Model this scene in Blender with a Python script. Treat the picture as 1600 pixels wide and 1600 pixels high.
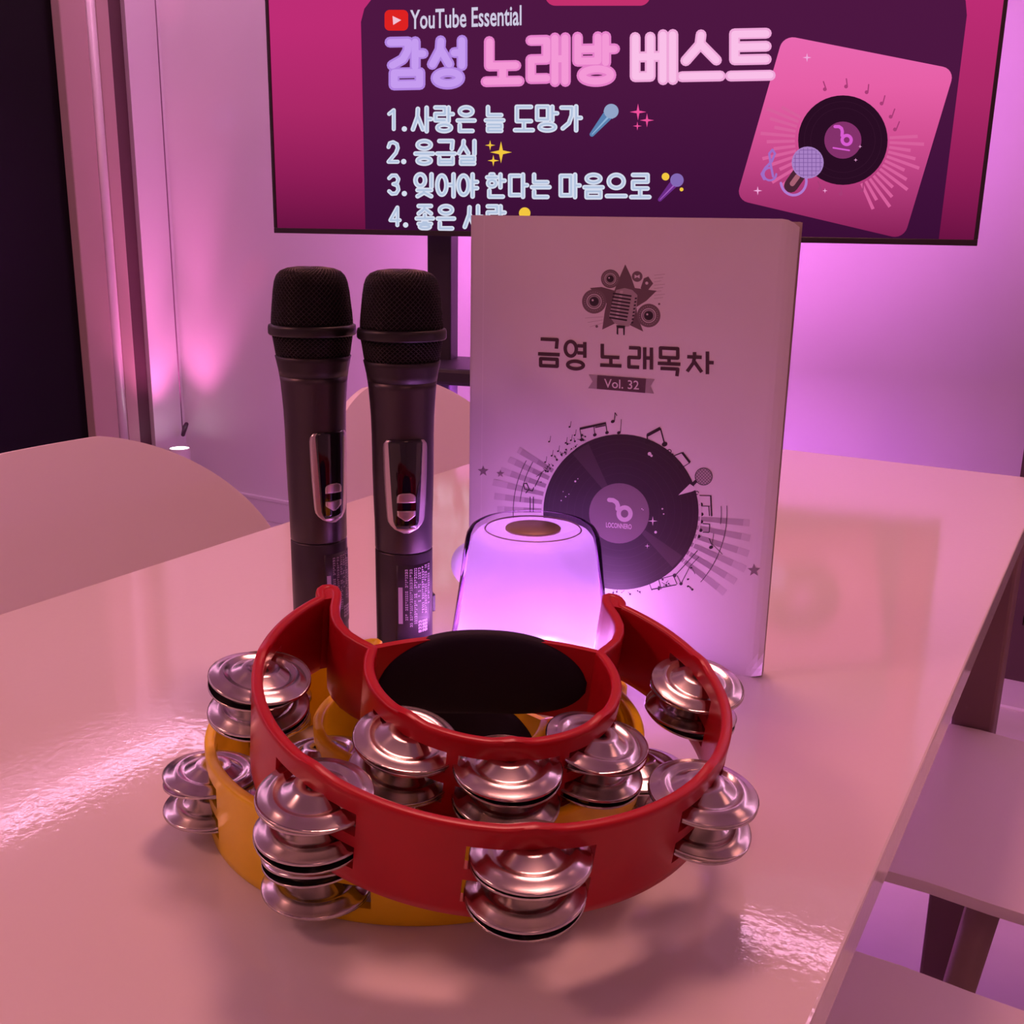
import bpy, bmesh, math, random
from mathutils import Vector, Matrix
random.seed(7)
for o in list(bpy.data.objects): bpy.data.objects.remove(o, do_unlink=True)
SC = bpy.context.scene
COL = SC.collection
V = Vector
PI = math.pi

# ------------------------------------------------------------------ camera
F_PX = 1640.0
CAM_H = 1.01
TOP = 0.74                       # table-top height
zc = V((110, 6200, 1640)).normalized()
yc = V((992, 417, -1640)); yc = (yc - zc * yc.dot(zc)).normalized()
xc = yc.cross(zc)
RM = Matrix((xc, yc, zc))        # camera space -> world
CAM = V((0, 0, CAM_H))
cd = bpy.data.cameras.new('camera'); cam = bpy.data.objects.new('camera', cd); COL.objects.link(cam)
cd.sensor_width = 36; cd.lens = 36 * F_PX / 1600; cd.clip_start = 0.01
cam.matrix_world = Matrix.Translation(CAM) @ RM.to_4x4()
SC.camera = cam

def ray(px, py): return RM @ V(((px - 800) / F_PX, -(py - 800) / F_PX, -1))
def on_plane(px, py, q, n):
    d = ray(px, py); return CAM + d * ((q - CAM).dot(n) / d.dot(n))

# ------------------------------------------------------------------ colour helpers, world, exposure
def lin(c): return c / 12.92 if c <= 0.04045 else ((c + 0.055) / 1.055) ** 2.4
def hx(h):
    h = h.lstrip('#'); return tuple(lin(int(h[i:i + 2], 16) / 255) for i in (0, 2, 4))

W = bpy.data.worlds.new('world'); SC.world = W; W.use_nodes = True
W.node_tree.nodes['Background'].inputs[0].default_value = (0.9, 0.35, 0.42, 1)
W.node_tree.nodes['Background'].inputs[1].default_value = 0.02
SC.view_settings.view_transform = 'Standard'
SC.view_settings.look = 'None'
SC.view_settings.gamma = 1
SC.view_settings.use_curve_mapping = False
SC.view_settings.exposure = 0.0

ROOM_L, ROOM_R, ROOM_B, ROOM_F, ROOM_H = -2.98, 2.2, 2.71, -2.0, 2.42

def area(name, loc, rot, sx, sy, power, col, spread=180):
    l = bpy.data.lights.new(name, 'AREA'); l.shape = 'RECTANGLE'; l.size = sx; l.size_y = sy
    l.energy = power; l.color = col; l.spread = math.radians(spread)
    o = bpy.data.objects.new(name, l); COL.objects.link(o); o.location = loc; o.rotation_euler = rot
    return o
CEIL_LAMPS = [(-1.5, -0.6), (0.9, -0.6), (-0.42, 1.05), (0.9, 1.6)]
for i, (x, y) in enumerate(CEIL_LAMPS):
    area('ceiling_light', (x, y, ROOM_H - 0.06), (0, 0, 0), 0.42, 0.42, (12, 3, 14, 1.5)[i], (1.0, 0.37, 0.33))
# magenta led bar on the back of the television, shining at the wall
TVD = V((0.9746, 0.224, 0)); TVN = V((TVD.y, -TVD.x, 0))          # screen direction, normal towards viewer
TVA = V((-1.6754, 1.8125, 1.004))                                   # lower left corner of the set
TV_W, TV_H = 1.445, 0.835
tvrot = math.atan2(TVD.y, TVD.x)
for f_, w_ in ((.28, 6.5), (.70, 1.4)):
    area('tv_back_light', TVA + TVD * (TV_W * f_) - TVN * 0.085 + V((0, 0, 0.05)), (math.radians(92), 0, tvrot), 0.5, 0.05, w_, (0.96, 0.21, 0.94), 130)
area('tv_side_light', TVA + TVD * (TV_W * .955) - TVN * 0.085 + V((0, 0, 0.45)), (math.radians(90), 0, tvrot), 0.05, 0.6, 1.6, (0.95, 0.24, 1.0), 150)
SHELF_C = TVA + TVD * (TV_W / 2); area('added_floor_wash', (SHELF_C.x - .02, SHELF_C.y + .06, .69), (0, 0, tvrot), 0.6, 0.06, 13, (0.72, 0.16, 1.0))  # violet wash added under the shelf to colour the floor

# ------------------------------------------------------------------ materials
MATS = {}
def mat(name, col, rough=0.5, metal=0.0, bump=0.0, bscale=60, var=0.0, vscale=8, coat=0.0, spec=0.5, emit=None, estr=0, trans=0):
    if name in MATS: return MATS[name]
    m = bpy.data.materials.new(name); m.use_nodes = True; nt = m.node_tree
    b = nt.nodes['Principled BSDF']
    c = hx(col) if isinstance(col, str) else col
    b.inputs['Base Color'].default_value = (*c, 1)
    b.inputs['Roughness'].default_value = rough; b.inputs['Metallic'].default_value = metal
    b.inputs['Coat Weight'].default_value = coat; b.inputs['Specular IOR Level'].default_value = spec
    b.inputs['Transmission Weight'].default_value = trans
    if emit: b.inputs['Emission Color'].default_value = (*(hx(emit) if isinstance(emit, str) else emit), 1); b.inputs['Emission Strength'].default_value = estr
    tc = nt.nodes.new('ShaderNodeTexCoord')
    if var:
        n = nt.nodes.new('ShaderNodeTexNoise'); n.inputs['Scale'].default_value = vscale; n.inputs['Detail'].default_value = 4
        nt.links.new(tc.outputs['Object'], n.inputs['Vector'])
        r = nt.nodes.new('ShaderNodeValToRGB')
        r.color_ramp.elements[0].position = .3; r.color_ramp.elements[1].position = .7
        r.color_ramp.elements[0].color = (*[x * (1 - var) for x in c], 1); r.color_ramp.elements[1].color = (*[min(1, x * (1 + var)) for x in c], 1)
        nt.links.new(n.outputs['Fac'], r.inputs[0]); nt.links.new(r.outputs[0], b.inputs['Base Color'])
    if bump:
        n = nt.nodes.new('ShaderNodeTexNoise'); n.inputs['Scale'].default_value = bscale; n.inputs['Detail'].default_value = 3
        nt.links.new(tc.outputs['Object'], n.inputs['Vector'])
        bp = nt.nodes.new('ShaderNodeBump'); bp.inputs['Strength'].default_value = bump; bp.inputs['Distance'].default_value = 0.002
        nt.links.new(n.outputs['Fac'], bp.inputs['Height']); nt.links.new(bp.outputs[0], b.inputs['Normal'])
    MATS[name] = m; return m
def glow(name, col, s=1.0):
    if name in MATS: return MATS[name]
    m = bpy.data.materials.new(name); m.use_nodes = True; nt = m.node_tree; nt.nodes.clear()
    e = nt.nodes.new('ShaderNodeEmission'); o = nt.nodes.new('ShaderNodeOutputMaterial')
    e.inputs[0].default_value = (*(hx(col) if isinstance(col, str) else col), 1); e.inputs[1].default_value = s
    nt.links.new(e.outputs[0], o.inputs[0]); MATS[name] = m; return m
def glow_ramp(name, stops, axis='Z', gen=True):
    """screen picture: vertical colour ramp over the object's bounding box"""
    m = bpy.data.materials.new(name); m.use_nodes = True; nt = m.node_tree; nt.nodes.clear()
    e = nt.nodes.new('ShaderNodeEmission'); o = nt.nodes.new('ShaderNodeOutputMaterial')
    tc = nt.nodes.new('ShaderNodeTexCoord'); s = nt.nodes.new('ShaderNodeSeparateXYZ'); r = nt.nodes.new('ShaderNodeValToRGB')
    nt.links.new(tc.outputs['Generated'], s.inputs[0]); nt.links.new(s.outputs[axis], r.inputs[0])
    el = r.color_ramp.elements
    while len(el) < len(stops): el.new(0.5)
    for q, (t, c) in zip(el, stops): q.position = t; q.color = (*hx(c), 1)
    nt.links.new(r.outputs[0], e.inputs[0]); nt.links.new(e.outputs[0], o.inputs[0]); return m

M_WALL = mat('wall_paint', (0.72, 0.70, 0.70), 0.65, bump=.04, bscale=90, var=.02, vscale=3)
M_CEIL = mat('ceiling_paint', (0.62, 0.58, 0.58), 0.8)
M_FLOOR = mat('floor_vinyl', (0.55, 0.50, 0.50), 0.28, var=.06, vscale=5, bump=.03, bscale=30)
M_TABLE = mat('table_gloss_white', (0.78, 0.74, 0.72), 0.06, bump=.03, bscale=200, var=.01, vscale=2)
M_EDGE = mat('table_edge', (0.60, 0.54, 0.53), 0.35)
M_CHAIR = mat('chair_shell_plastic', (0.88, 0.82, 0.80), 0.42, bump=.02, bscale=300)
M_LEG = mat('leg_wood', (0.30, 0.20, 0.17), 0.5, var=.15, vscale=12)
M_TLEG = mat('table_leg_paint', (0.20, 0.11, 0.11), 0.5)
M_RED = mat('red_plastic', (0.46, 0.006, 0.014), 0.32, bump=.03, bscale=140, var=.06, vscale=30, spec=.4)
M_ORANGE = mat('orange_plastic', (0.95, 0.66, 0.008), 0.34, bump=.03, bscale=140, var=.05, vscale=30, spec=.35)
M_FOAM = mat('black_foam', (0.012, 0.006, 0.019), 0.7, spec=.3, bump=.12, bscale=900)
M_STEEL = mat('jingle_steel', (0.64, 0.60, 0.57), 0.21, metal=1, bump=.02, bscale=60)
_nt = M_STEEL.node_tree; _b = _nt.nodes['Principled BSDF']; _t = _nt.nodes.new('ShaderNodeTangent'); _t.direction_type = 'RADIAL'; _t.axis = 'Z'
_b.inputs['Anisotropic'].default_value = .8; _b.inputs['Anisotropic Rotation'].default_value = .25; _nt.links.new(_t.outputs[0], _b.inputs['Tangent'])
M_PIN = mat('pin_steel', (0.35, 0.33, 0.33), 0.35, metal=1)
M_MICB = mat('mic_body_metal', (0.075, 0.060, 0.070), 0.36, metal=.75, bump=.02, bscale=1500)
M_MICK = mat('mic_black', (0.010, 0.008, 0.010), 0.38)
M_CORE = mat('mic_core_foam', (0.004, 0.003, 0.004), 0.9)
M_WIRE = mat('mic_wire', (0.055, 0.045, 0.05), 0.35, metal=.8)
M_SILV = mat('silver_trim', (0.62, 0.55, 0.58), 0.3, metal=.85)
M_GLOSSK = mat('gloss_black', (0.006, 0.004, 0.008), 0.06, coat=.5)
M_LABEL = mat('label_black', (0.035, 0.020, 0.035), 0.45)
M_LPRINT = mat('label_white_print', (0.50, 0.42, 0.50), 0.5)
M_PAPER = mat('cover_paper', (0.80, 0.77, 0.77), 0.42, var=.015, vscale=20, coat=.05)
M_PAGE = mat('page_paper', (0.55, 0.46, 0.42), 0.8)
M_BACKC = mat('back_cover_paper', (0.26, 0.18, 0.17), 0.5)
M_BLACK = mat('black_plastic', (0.012, 0.010, 0.012), 0.4)
M_STAND = mat('stand_metal', (0.03, 0.022, 0.035), 0.45, metal=.3)
M_BRASS = mat('bronze_button', (0.36, 0.24, 0.17), 0.45, metal=.35)
M_DARKBR = mat('dark_brown_panel', (0.085, 0.045, 0.045), 0.5, var=.08, vscale=10)
M_DARKBR2 = mat('dark_brown_recess', (0.05, 0.022, 0.026), 0.5)
M_FRAME = mat('door_frame_taupe', (0.50, 0.36, 0.32), 0.5)
M_JAMB = mat('door_jamb_dark', (0.10, 0.045, 0.055), 0.5)
M_STRIP = mat('door_edge_strip', (0.80, 0.70, 0.70), 0.35, metal=.2)
M_DOOR = mat('door_black_glass', (0.003, 0.001, 0.004), 0.3, spec=.2)
M_WHITEP = mat('white_plastic', (0.7, 0.66, 0.66), 0.4)
M_CORD = mat('cord_dark', (0.06, 0.02, 0.05), 0.5)

# ------------------------------------------------------------------ object helpers
def obj(name, bm, m, parent=None, smooth=False, bevel=0, segs=2, recalc=True, sharp=None):
    me = bpy.data.meshes.new(name)
    if recalc: bmesh.ops.recalc_face_normals(bm, faces=bm.faces)
    bm.to_mesh(me); bm.free()
    if smooth:
        for f in me.polygons: f.use_smooth = True
    if sharp: me.set_sharp_from_angle(angle=math.radians(sharp))
    ms = m if isinstance(m, (list, tuple)) else [m]
    for q in ms: me.materials.append(q)
    o = bpy.data.objects.new(name, me); COL.objects.link(o)
    if parent: o.parent = parent
    if bevel:
        b = o.modifiers.new('bevel', 'BEVEL'); b.width = bevel; b.segments = segs; b.limit_method = 'ANGLE'; b.angle_limit = math.radians(40)
    return o
def tag(o, label, cat, group=None):
    o['label'] = label; o['category'] = cat
    if group: o['group'] = group
    return o
def thing(name, label, cat, loc=(0, 0, 0), rz=0, group=None):
    o = bpy.data.objects.new(name, None); COL.objects.link(o); o.location = loc; o.rotation_euler = (0, 0, rz)
    o.empty_display_size = .02
    return tag(o, label, cat, group)
def struct(o, label=None):
    o['kind'] = 'structure'
    if label: o['label'] = label
    return o
def box(bm, x0, x1, y0, y1, z0, z1):
    vs = [bm.verts.new((x, y, z)) for x in (x0, x1) for y in (y0, y1) for z in (z0, z1)]
    for f in ((0, 1, 3, 2), (4, 6, 7, 5), (0, 4, 5, 1), (2, 3, 7, 6), (0, 2, 6, 4), (1, 5, 7, 3)): bm.faces.new([vs[i] for i in f])
def bx(*a):
    bm = bmesh.new(); box(bm, *a); return bm
def lathe(prof, n=48, close_bot=True, close_top=True):
    bm = bmesh.new(); rings = []
    for r, z in prof: rings.append([bm.verts.new((r * math.cos(2 * PI * i / n), r * math.sin(2 * PI * i / n), z)) for i in range(n)])
    for a, b in zip(rings, rings[1:]):
        for i in range(n): bm.faces.new((a[i], a[(i + 1) % n], b[(i + 1) % n], b[i]))
    if close_bot: bm.faces.new(rings[0][::-1])
    if close_top: bm.faces.new(rings[-1])
    return bm
def tube(pts, r, n=8, bm=None):
    bm = bm or bmesh.new(); pts = [V(q) for q in pts]; rings = []
    for i, q in enumerate(pts):
        d = (pts[min(i + 1, len(pts) - 1)] - pts[max(i - 1, 0)]).normalized()
        a = d.orthogonal().normalized() if i == 0 else (a - d * a.dot(d)).normalized()
        b = d.cross(a); rr = r[i] if isinstance(r, (list, tuple)) else r
        rings.append([bm.verts.new(q + (a * math.cos(2 * PI * k / n) + b * math.sin(2 * PI * k / n)) * rr) for k in range(n)])
    for A, B in zip(rings, rings[1:]):
        for k in range(n): bm.faces.new((A[k], A[(k + 1) % n], B[(k + 1) % n], B[k]))
    bm.faces.new(rings[0][::-1]); bm.faces.new(rings[-1]); return bm

# ------------------------------------------------------------------ flat print: strokes and shapes drawn in photo pixels, laid on a real plane
class Print:
    def __init__(self, q, n, off=0.0002, gap=1.5e-5):
        self.q = V(q); self.n = V(n).normalized(); self.off = off; self.step = 0; self.gap = gap; self.item = 0; self.hold = 0
        self.layers = {}
    def pt(self, x, y, lift): return on_plane(x, y, self.q, self.n) + self.n * lift
    def poly(self, name, pts): self.layers.setdefault(name, []).append((self.item, pts)); self.item += 0 if self.hold else 1
    def begin(self): self.hold += 1
    def end(self): self.hold -= 1; self.item += 1
    def disc(self, name, x, y, r, n=20, ry=None, rot=0):
        ry = ry or r
        self.poly(name, [(x + r * math.cos(2 * PI * k / n) * math.cos(rot) - ry * math.sin(2 * PI * k / n) * math.sin(rot),
                          y + r * math.cos(2 * PI * k / n) * math.sin(rot) + ry * math.sin(2 * PI * k / n) * math.cos(rot)) for k in range(n)])
    def ring(self, name, x, y, r0, r1, n=40, a0=0, a1=2 * PI):
        for k in range(n):
            a = a0 + (a1 - a0) * k / n; b = a0 + (a1 - a0) * (k + 1) / n
            self.poly(name, [(x + r0 * math.cos(a), y + r0 * math.sin(a)), (x + r1 * math.cos(a), y + r1 * math.sin(a)),
                             (x + r1 * math.cos(b), y + r1 * math.sin(b)), (x + r0 * math.cos(b), y + r0 * math.sin(b))])
    def stroke(self, name, pts, w, closed=False, caps=True):
        P = [V((x, y)) for x, y in pts]; N = len(P)
        segs = [(P[i], P[(i + 1) % N]) for i in range(N if closed else N - 1)]
        for a, b in segs:
            d = b - a
            if d.length < 1e-6: continue
            d = d.normalized(); s = V((-d.y, d.x)) * w / 2
            self.poly(name, [tuple(a + s), tuple(b + s), tuple(b - s), tuple(a - s)])
        if w > 1.5:
            for i, q in enumerate(P):
                if closed or caps or 0 < i < N - 1: self.disc(name, q.x, q.y, w / 2, 12 if w > 4 else 8)
    def star(self, name, x, y, r, n=5, inner=.42, rot=-PI / 2, sx=1):
        # as fan triangles so that concave outlines fill cleanly
        pts = [(x + sx * (r if k % 2 == 0 else r * inner) * math.cos(rot + PI * k / n), y + (r if k % 2 == 0 else r * inner) * math.sin(rot + PI * k / n)) for k in range(2 * n)]
        self.begin()
        for k in range(2 * n): self.poly(name, [(x, y), pts[k], pts[(k + 1) % (2 * n)]])
        self.end()
    def text(self, name, s, x0, y0, x1, y1, slope=0, bold=0.0, slope_top=None):
        cu = bpy.data.curves.new('lettering', 'FONT'); cu.body = s; cu.size = 1; cu.offset = bold; cu.resolution_u = 3
        o = bpy.data.objects.new('lettering', cu); COL.objects.link(o)
        me = o.to_mesh()
        xs = [v.co.x for v in me.vertices]; ys = [v.co.y for v in me.vertices]
        ax, bx_, ay, by = min(xs), max(xs), min(ys), max(ys)
        st = slope if slope_top is None else slope_top
        vv = []
        for v in me.vertices:
            u = (v.co.x - ax) / (bx_ - ax); t = (v.co.y - ay) / (by - ay)
            X = x0 + u * (x1 - x0); Y = y1 + t * (y0 - y1) + (slope * (1 - t) + st * t) * (X - (x0 + x1) / 2)
            vv.append((X, Y))
        for f in me.polygons: self.poly(name, [vv[i] for i in f.vertices])
        o.to_mesh_clear(); bpy.data.objects.remove(o, do_unlink=True); bpy.data.curves.remove(cu)
    def build(self, name, layer, m, parent, split=False, stuff=False):
        self.step += 1; groups = {}
        for k, (it, pts) in enumerate(self.layers.pop(layer)): groups.setdefault(it if split else 0, []).append((k, pts))
        inv = world_of(parent).inverted()
        for it in groups:
            bm = bmesh.new()
            for k, pts in groups[it]:
                lift = self.off + self.step * self.gap + (k % 8) * self.gap / 10
                try: f = bm.faces.new([bm.verts.new(self.pt(x, y, lift)) for x, y in pts])
                except ValueError: continue
                f.normal_update()
                if f.normal.dot(self.n) < 0: f.normal_flip()
            me = bpy.data.meshes.new(name); bm.to_mesh(me); bm.free(); me.materials.append(m)
            o = bpy.data.objects.new(name, me); COL.objects.link(o); o.parent = parent
            if stuff: o['kind'] = 'stuff'
            me.transform(inv)               # world space -> the parent's space
def world_of(o):
    m = Matrix.Identity(4)
    while o is not None:
        m = o.matrix_parent_inverse @ Matrix.LocRotScale(o.location, o.rotation_euler.to_quaternion() if o.rotation_mode != 'QUATERNION' else o.rotation_quaternion, o.scale) @ m
        o = o.parent
    return m

# --- Hangul drawn as strokes
LEAD = 'ㄱㄲㄴㄷㄸㄹㅁㅂㅃㅅㅆㅇㅈㅉㅊㅋㅌㅍㅎ'
VOW = 'ㅏㅐㅑㅒㅓㅔㅕㅖㅗㅘㅙㅚㅛㅜㅝㅞㅟㅠㅡㅢㅣ'
TAIL = ' ㄱㄲㄳㄴㄵㄶㄷㄹㄺㄻㄼㄽㄾㄿㅀㅁㅂㅄㅅㅆㅇㅈㅊㅋㅌㅍㅎ'
CIRC = [(0.5 + 0.5 * math.cos(2 * PI * k / 22), 0.5 + 0.5 * math.sin(2 * PI * k / 22)) for k in range(22)]
def jamo(c, tall=False):
    """strokes (points, closed) in a unit box, y up"""
    if c == 'ㄱ': return [([(0, 1), (1, 1), (.97, .62), (.7, .25), (.12, 0)] if tall else [(0, 1), (1, 1), (.95, 0)], 0)]
    if c == 'ㄴ': return [([(0, 1), (0, 0), (1, 0)], 0)]
    if c == 'ㄷ': return [([(1, 1), (0, 1), (0, 0), (1, 0)], 0)]
    if c == 'ㄹ': return [([(0, 1), (1, 1), (1, .5), (0, .5), (0, 0), (1, 0)], 0)]
    if c == 'ㅁ': return [([(0, 1), (1, 1), (1, 0), (0, 0)], 1)]
    if c == 'ㅂ': return [([(0, 1), (0, 0), (1, 0), (1, 1)], 0), ([(0, .5), (1, .5)], 0)]
    if c == 'ㅅ': return [([(.5, 1), (.46, .62), (0, 0)], 0), ([(.5, .62), (1, 0)], 0)]
    if c == 'ㅇ': return [(CIRC, 1)]
    if c == 'ㅈ': return [([(0, 1), (1, 1)], 0), ([(.5, 1), (.42, .55), (0, 0)], 0), ([(.5, .6), (1, 0)], 0)]
    if c == 'ㅊ': return [([(.5, 1), (.5, .8)], 0), ([(0, .75), (1, .75)], 0), ([(.5, .75), (.42, .45), (0, 0)], 0), ([(.5, .5), (1, 0)], 0)]
    if c == 'ㅌ': return [([(1, 1), (0, 1), (0, 0), (1, 0)], 0), ([(0, .5), (1, .5)], 0)]
    if c == 'ㅎ': return [([(.35, 1), (.65, 1)], 0), ([(0, .76), (1, .76)], 0), ([(.5 + .4 * (x - .5) * 2, .27 + .27 * (y - .5) * 2) for x, y in CIRC], 1)]
    return []
def vowel_v(c, lo):
    S = lambda x: ([(x, 1), (x, lo)], 0)
    mid = lo + (1 - lo) * .52
    if c == 'ㅏ': return [S(.76), ([(.76, mid), (1, mid)], 0)]
    if c == 'ㅑ': return [S(.76), ([(.76, mid + .14), (1, mid + .14)], 0), ([(.76, mid - .14), (1, mid - .14)], 0)]
    if c == 'ㅓ': return [S(.97), ([(.72, mid), (.97, mid)], 0)]
    if c == 'ㅕ': return [S(.97), ([(.6, mid + .13), (.97, mid + .13)], 0), ([(.6, mid - .13), (.97, mid - .13)], 0)]
    if c == 'ㅣ': return [S(.92)]
    if c == 'ㅐ': return [S(.7), S(1.0), ([(.7, mid), (1, mid)], 0)]
    if c == 'ㅔ': return [S(.74), S(1.0), ([(.52, mid), (.74, mid)], 0)]
    return []
def syllable(P, layer, ch, x0, y0, x1, y1, w, slope=0, caps=True):
    k = ord(ch) - 0xAC00; L = LEAD[k // 588]; Vw = VOW[(k % 588) // 28]; T = TAIL[k % 28]
    st = []
    def put(strokes, a, b, c, d):
        for pts, cl in strokes: st.append(([(a + x * (c - a), b + y * (d - b)) for x, y in pts], cl))
    hor = Vw in 'ㅗㅜㅡ'
    narrow = .46 if Vw in 'ㅐㅔ' else .55
    if Vw == 'ㅔ': narrow = .40
    if not hor and T == ' ':
        put(jamo(L, True), 0, .08, narrow, .95); st += vowel_v(Vw, 0)
    elif not hor:
        put(jamo(L, True), 0, .46, narrow, 1); st += vowel_v(Vw, .42); put(jamo(T), .12, 0, .9, .28)
    elif T == ' ':
        put(jamo(L), .1, .42 if Vw == 'ㅡ' else .4, .9, 1)
        if Vw == 'ㅗ': st += [([(.5, .36), (.5, .04)], 0), ([(0, .02), (1, .02)], 0)]
        else: st += [([(0, .06), (1, .06)], 0)]
    else:
        put(jamo(L), .12, .66, .88, 1)
        st += [([(0, .44), (1, .44)], 0)]
        if Vw == 'ㅗ': st += [([(.5, .6), (.5, .44)], 0)]
        put(jamo(T), .12, 0, .88, .26)
    h = w / 2
    for pts, cl in st:
        q = []
        for x, y in pts:
            X = x0 + h + x * (x1 - x0 - w); Y = y1 - h - y * (y1 - y0 - w)
            q.append((X, Y + slope * (X - (x0 + x1) / 2)))
        P.stroke(layer, q, w, bool(cl), caps)

# ================================================================== ROOM
struct(obj('floor', bx(ROOM_L, ROOM_R, ROOM_F, ROOM_B, -.05, 0), M_FLOOR), 'pale vinyl floor')
struct(obj('ceiling', bx(ROOM_L, ROOM_R, ROOM_F, ROOM_B, ROOM_H, ROOM_H + .05), M_CEIL), 'pale ceiling')
struct(obj('wall_back', bx(ROOM_L - .1, ROOM_R + .1, ROOM_B, ROOM_B + .1, 0, ROOM_H), M_WALL), 'white back wall')
struct(obj('wall_right', bx(ROOM_R, ROOM_R + .1, ROOM_F, ROOM_B, 0, ROOM_H), M_WALL), 'white side wall')
struct(obj('wall_front', bx(ROOM_L - .1, ROOM_R + .1, ROOM_F - .1, ROOM_F, 0, ROOM_H), M_WALL), 'white wall opposite the television')
DOOR0, DOOR1 = 1.25, 2.567
bm = bx(ROOM_L - .1, ROOM_L, DOOR1, ROOM_B, 0, ROOM_H); box(bm, ROOM_L - .1, ROOM_L, ROOM_F, DOOR0, 0, ROOM_H); box(bm, ROOM_L - .1, ROOM_L, DOOR0, DOOR1, 2.2, ROOM_H)
struct(obj('wall_left', bm, M_WALL), 'white left wall beside the dark door')
bm = bx(ROOM_L, ROOM_R, ROOM_B - .012, ROOM_B, 0, .075); box(bm, ROOM_L, ROOM_R, ROOM_B - .015, ROOM_B, .075, .088)
struct(obj('baseboard_back', bm, M_WALL, bevel=.002), 'white baseboard along the back wall')
struct(obj('baseboard_left', bx(ROOM_L, ROOM_L + .012, DOOR1, ROOM_B - .015, 0, .08), M_WALL), 'white baseboard in the corner')
# floor joint strip near the back wall
bm = bmesh.new()
box(bm, -1.0, 1.2, 2.435, 2.45, 0, .003)
struct(obj('trim_1', bm, mat('floor_strip', (.75, .7, .72), .3)), 'pale joint strip on the floor')
# dark door with frame
d = thing('door_1', 'black glass door in a taupe frame at the left', 'door'); d['kind'] = 'structure'; del d['category']
obj('jamb', bx(ROOM_L - .1, ROOM_L - .02, 2.475, DOOR1, 0, 2.2), M_JAMB, d)
obj('frame', bx(ROOM_L - .1, ROOM_L + .012, 2.443, 2.492, 0, 2.2), M_FRAME, d, bevel=.003)
obj('edge_strip', lathe([(.02, 0), (.02, 2.2)], 16), M_STRIP, d, smooth=True).location = (ROOM_L + .004, 2.421, 0)
obj('frame', bx(ROOM_L - .1, ROOM_L + .018, 2.303, 2.400, 0, 2.2), M_FRAME, d, bevel=.004)
obj('door_panel', bx(ROOM_L - .06, ROOM_L - .02, 1.33, 2.303, 0.01, 2.2), M_DOOR, d)
obj('frame', bx(ROOM_L - .1, ROOM_L + .018, DOOR0, 1.33, 0, 2.2), M_FRAME, d, bevel=.004)
obj('handle', tube([(ROOM_L + .01, 1.42, .95), (ROOM_L + .04, 1.42, .95), (ROOM_L + .04, 1.42, 1.25), (ROOM_L + .01, 1.42, 1.25)], .01), M_STEEL, d)

# ceiling fixtures
for i, (x, y) in enumerate(CEIL_LAMPS):
    t = thing('ceiling_lamp', ('square ceiling lamp behind the viewer on the left', 'square ceiling lamp behind the viewer on the right', 'square ceiling lamp hanging right above the white table', 'square ceiling lamp over the wall cabinet side')[i], 'ceiling lamp', (x, y, ROOM_H - .06), 0, 'flush ceiling lamps')
    bm = bmesh.new()
    for a in ((-.25, .25, -.25, -.22), (-.25, .25, .22, .25), (-.25, -.22, -.22, .22), (.22, .25, -.22, .22)): box(bm, *a, -.005, .06)
    obj('frame', bm, M_WHITEP, t)
LEDM = glow('led_lavender', (1.0, 0.46, 0.80), 20.0)
XL, YB, ZL = -2.905, 2.545, 2.335
def led(name, a, label):
    t = thing('led_strip', label, 'light strip', (0, 0, 0), 0, 'cove light strips')
    obj('channel', bx(*a, ZL + .006, ROOM_H), M_WHITEP, t)
    obj('diffuser', bx(*a, ZL, ZL + .006), LEDM, t)
led('l', (XL - .018, XL + .018, -1.5, YB), 'lavender light strip under the ceiling along the left wall')
led('b', (XL + .018, 1.9, YB - .018, YB + .018), 'lavender light strip under the ceiling along the back wall')

PL = V((-.9, .6, ROOM_H - .10))
t = thing('party_lamp', 'small black ball lamp on the ceiling throwing coloured dots', 'party lamp', PL)
obj('ball', lathe([(.002, -.055), (.03, -.046), (.05, -.024), (.055, 0), (.05, .024), (.03, .046), (.002, .055)], 24), M_BLACK, t, smooth=True)
obj('mount', lathe([(.035, .05), (.035, .1)], 20), M_BLACK, t, smooth=True)
for px, py, c, e in ((268, 14, (1, .1, .35), 30), (397, 428, (1, .05, .12), 26), (352, 182, (.35, .3, 1), 14), (362, 605, (.2, .3, .9), 10), (442, 716, (1, .05, .15), 18), (322, 610, (1, .12, .3), 26)):
    q = on_plane(px, py, V((0, ROOM_B, 0)), V((0, 1, 0))); d_ = (q - PL).normalized()
    l = bpy.data.lights.new('party_dot', 'SPOT'); l.energy = e; l.color = c; l.spot_size = math.radians(2.6); l.spot_blend = 1; l.shadow_soft_size = .004
    o = bpy.data.objects.new('party_dot', l); COL.objects.link(o); o.location = PL + d_ * .07; o.rotation_euler = d_.to_track_quat('-Z', 'Y').to_euler()

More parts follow.
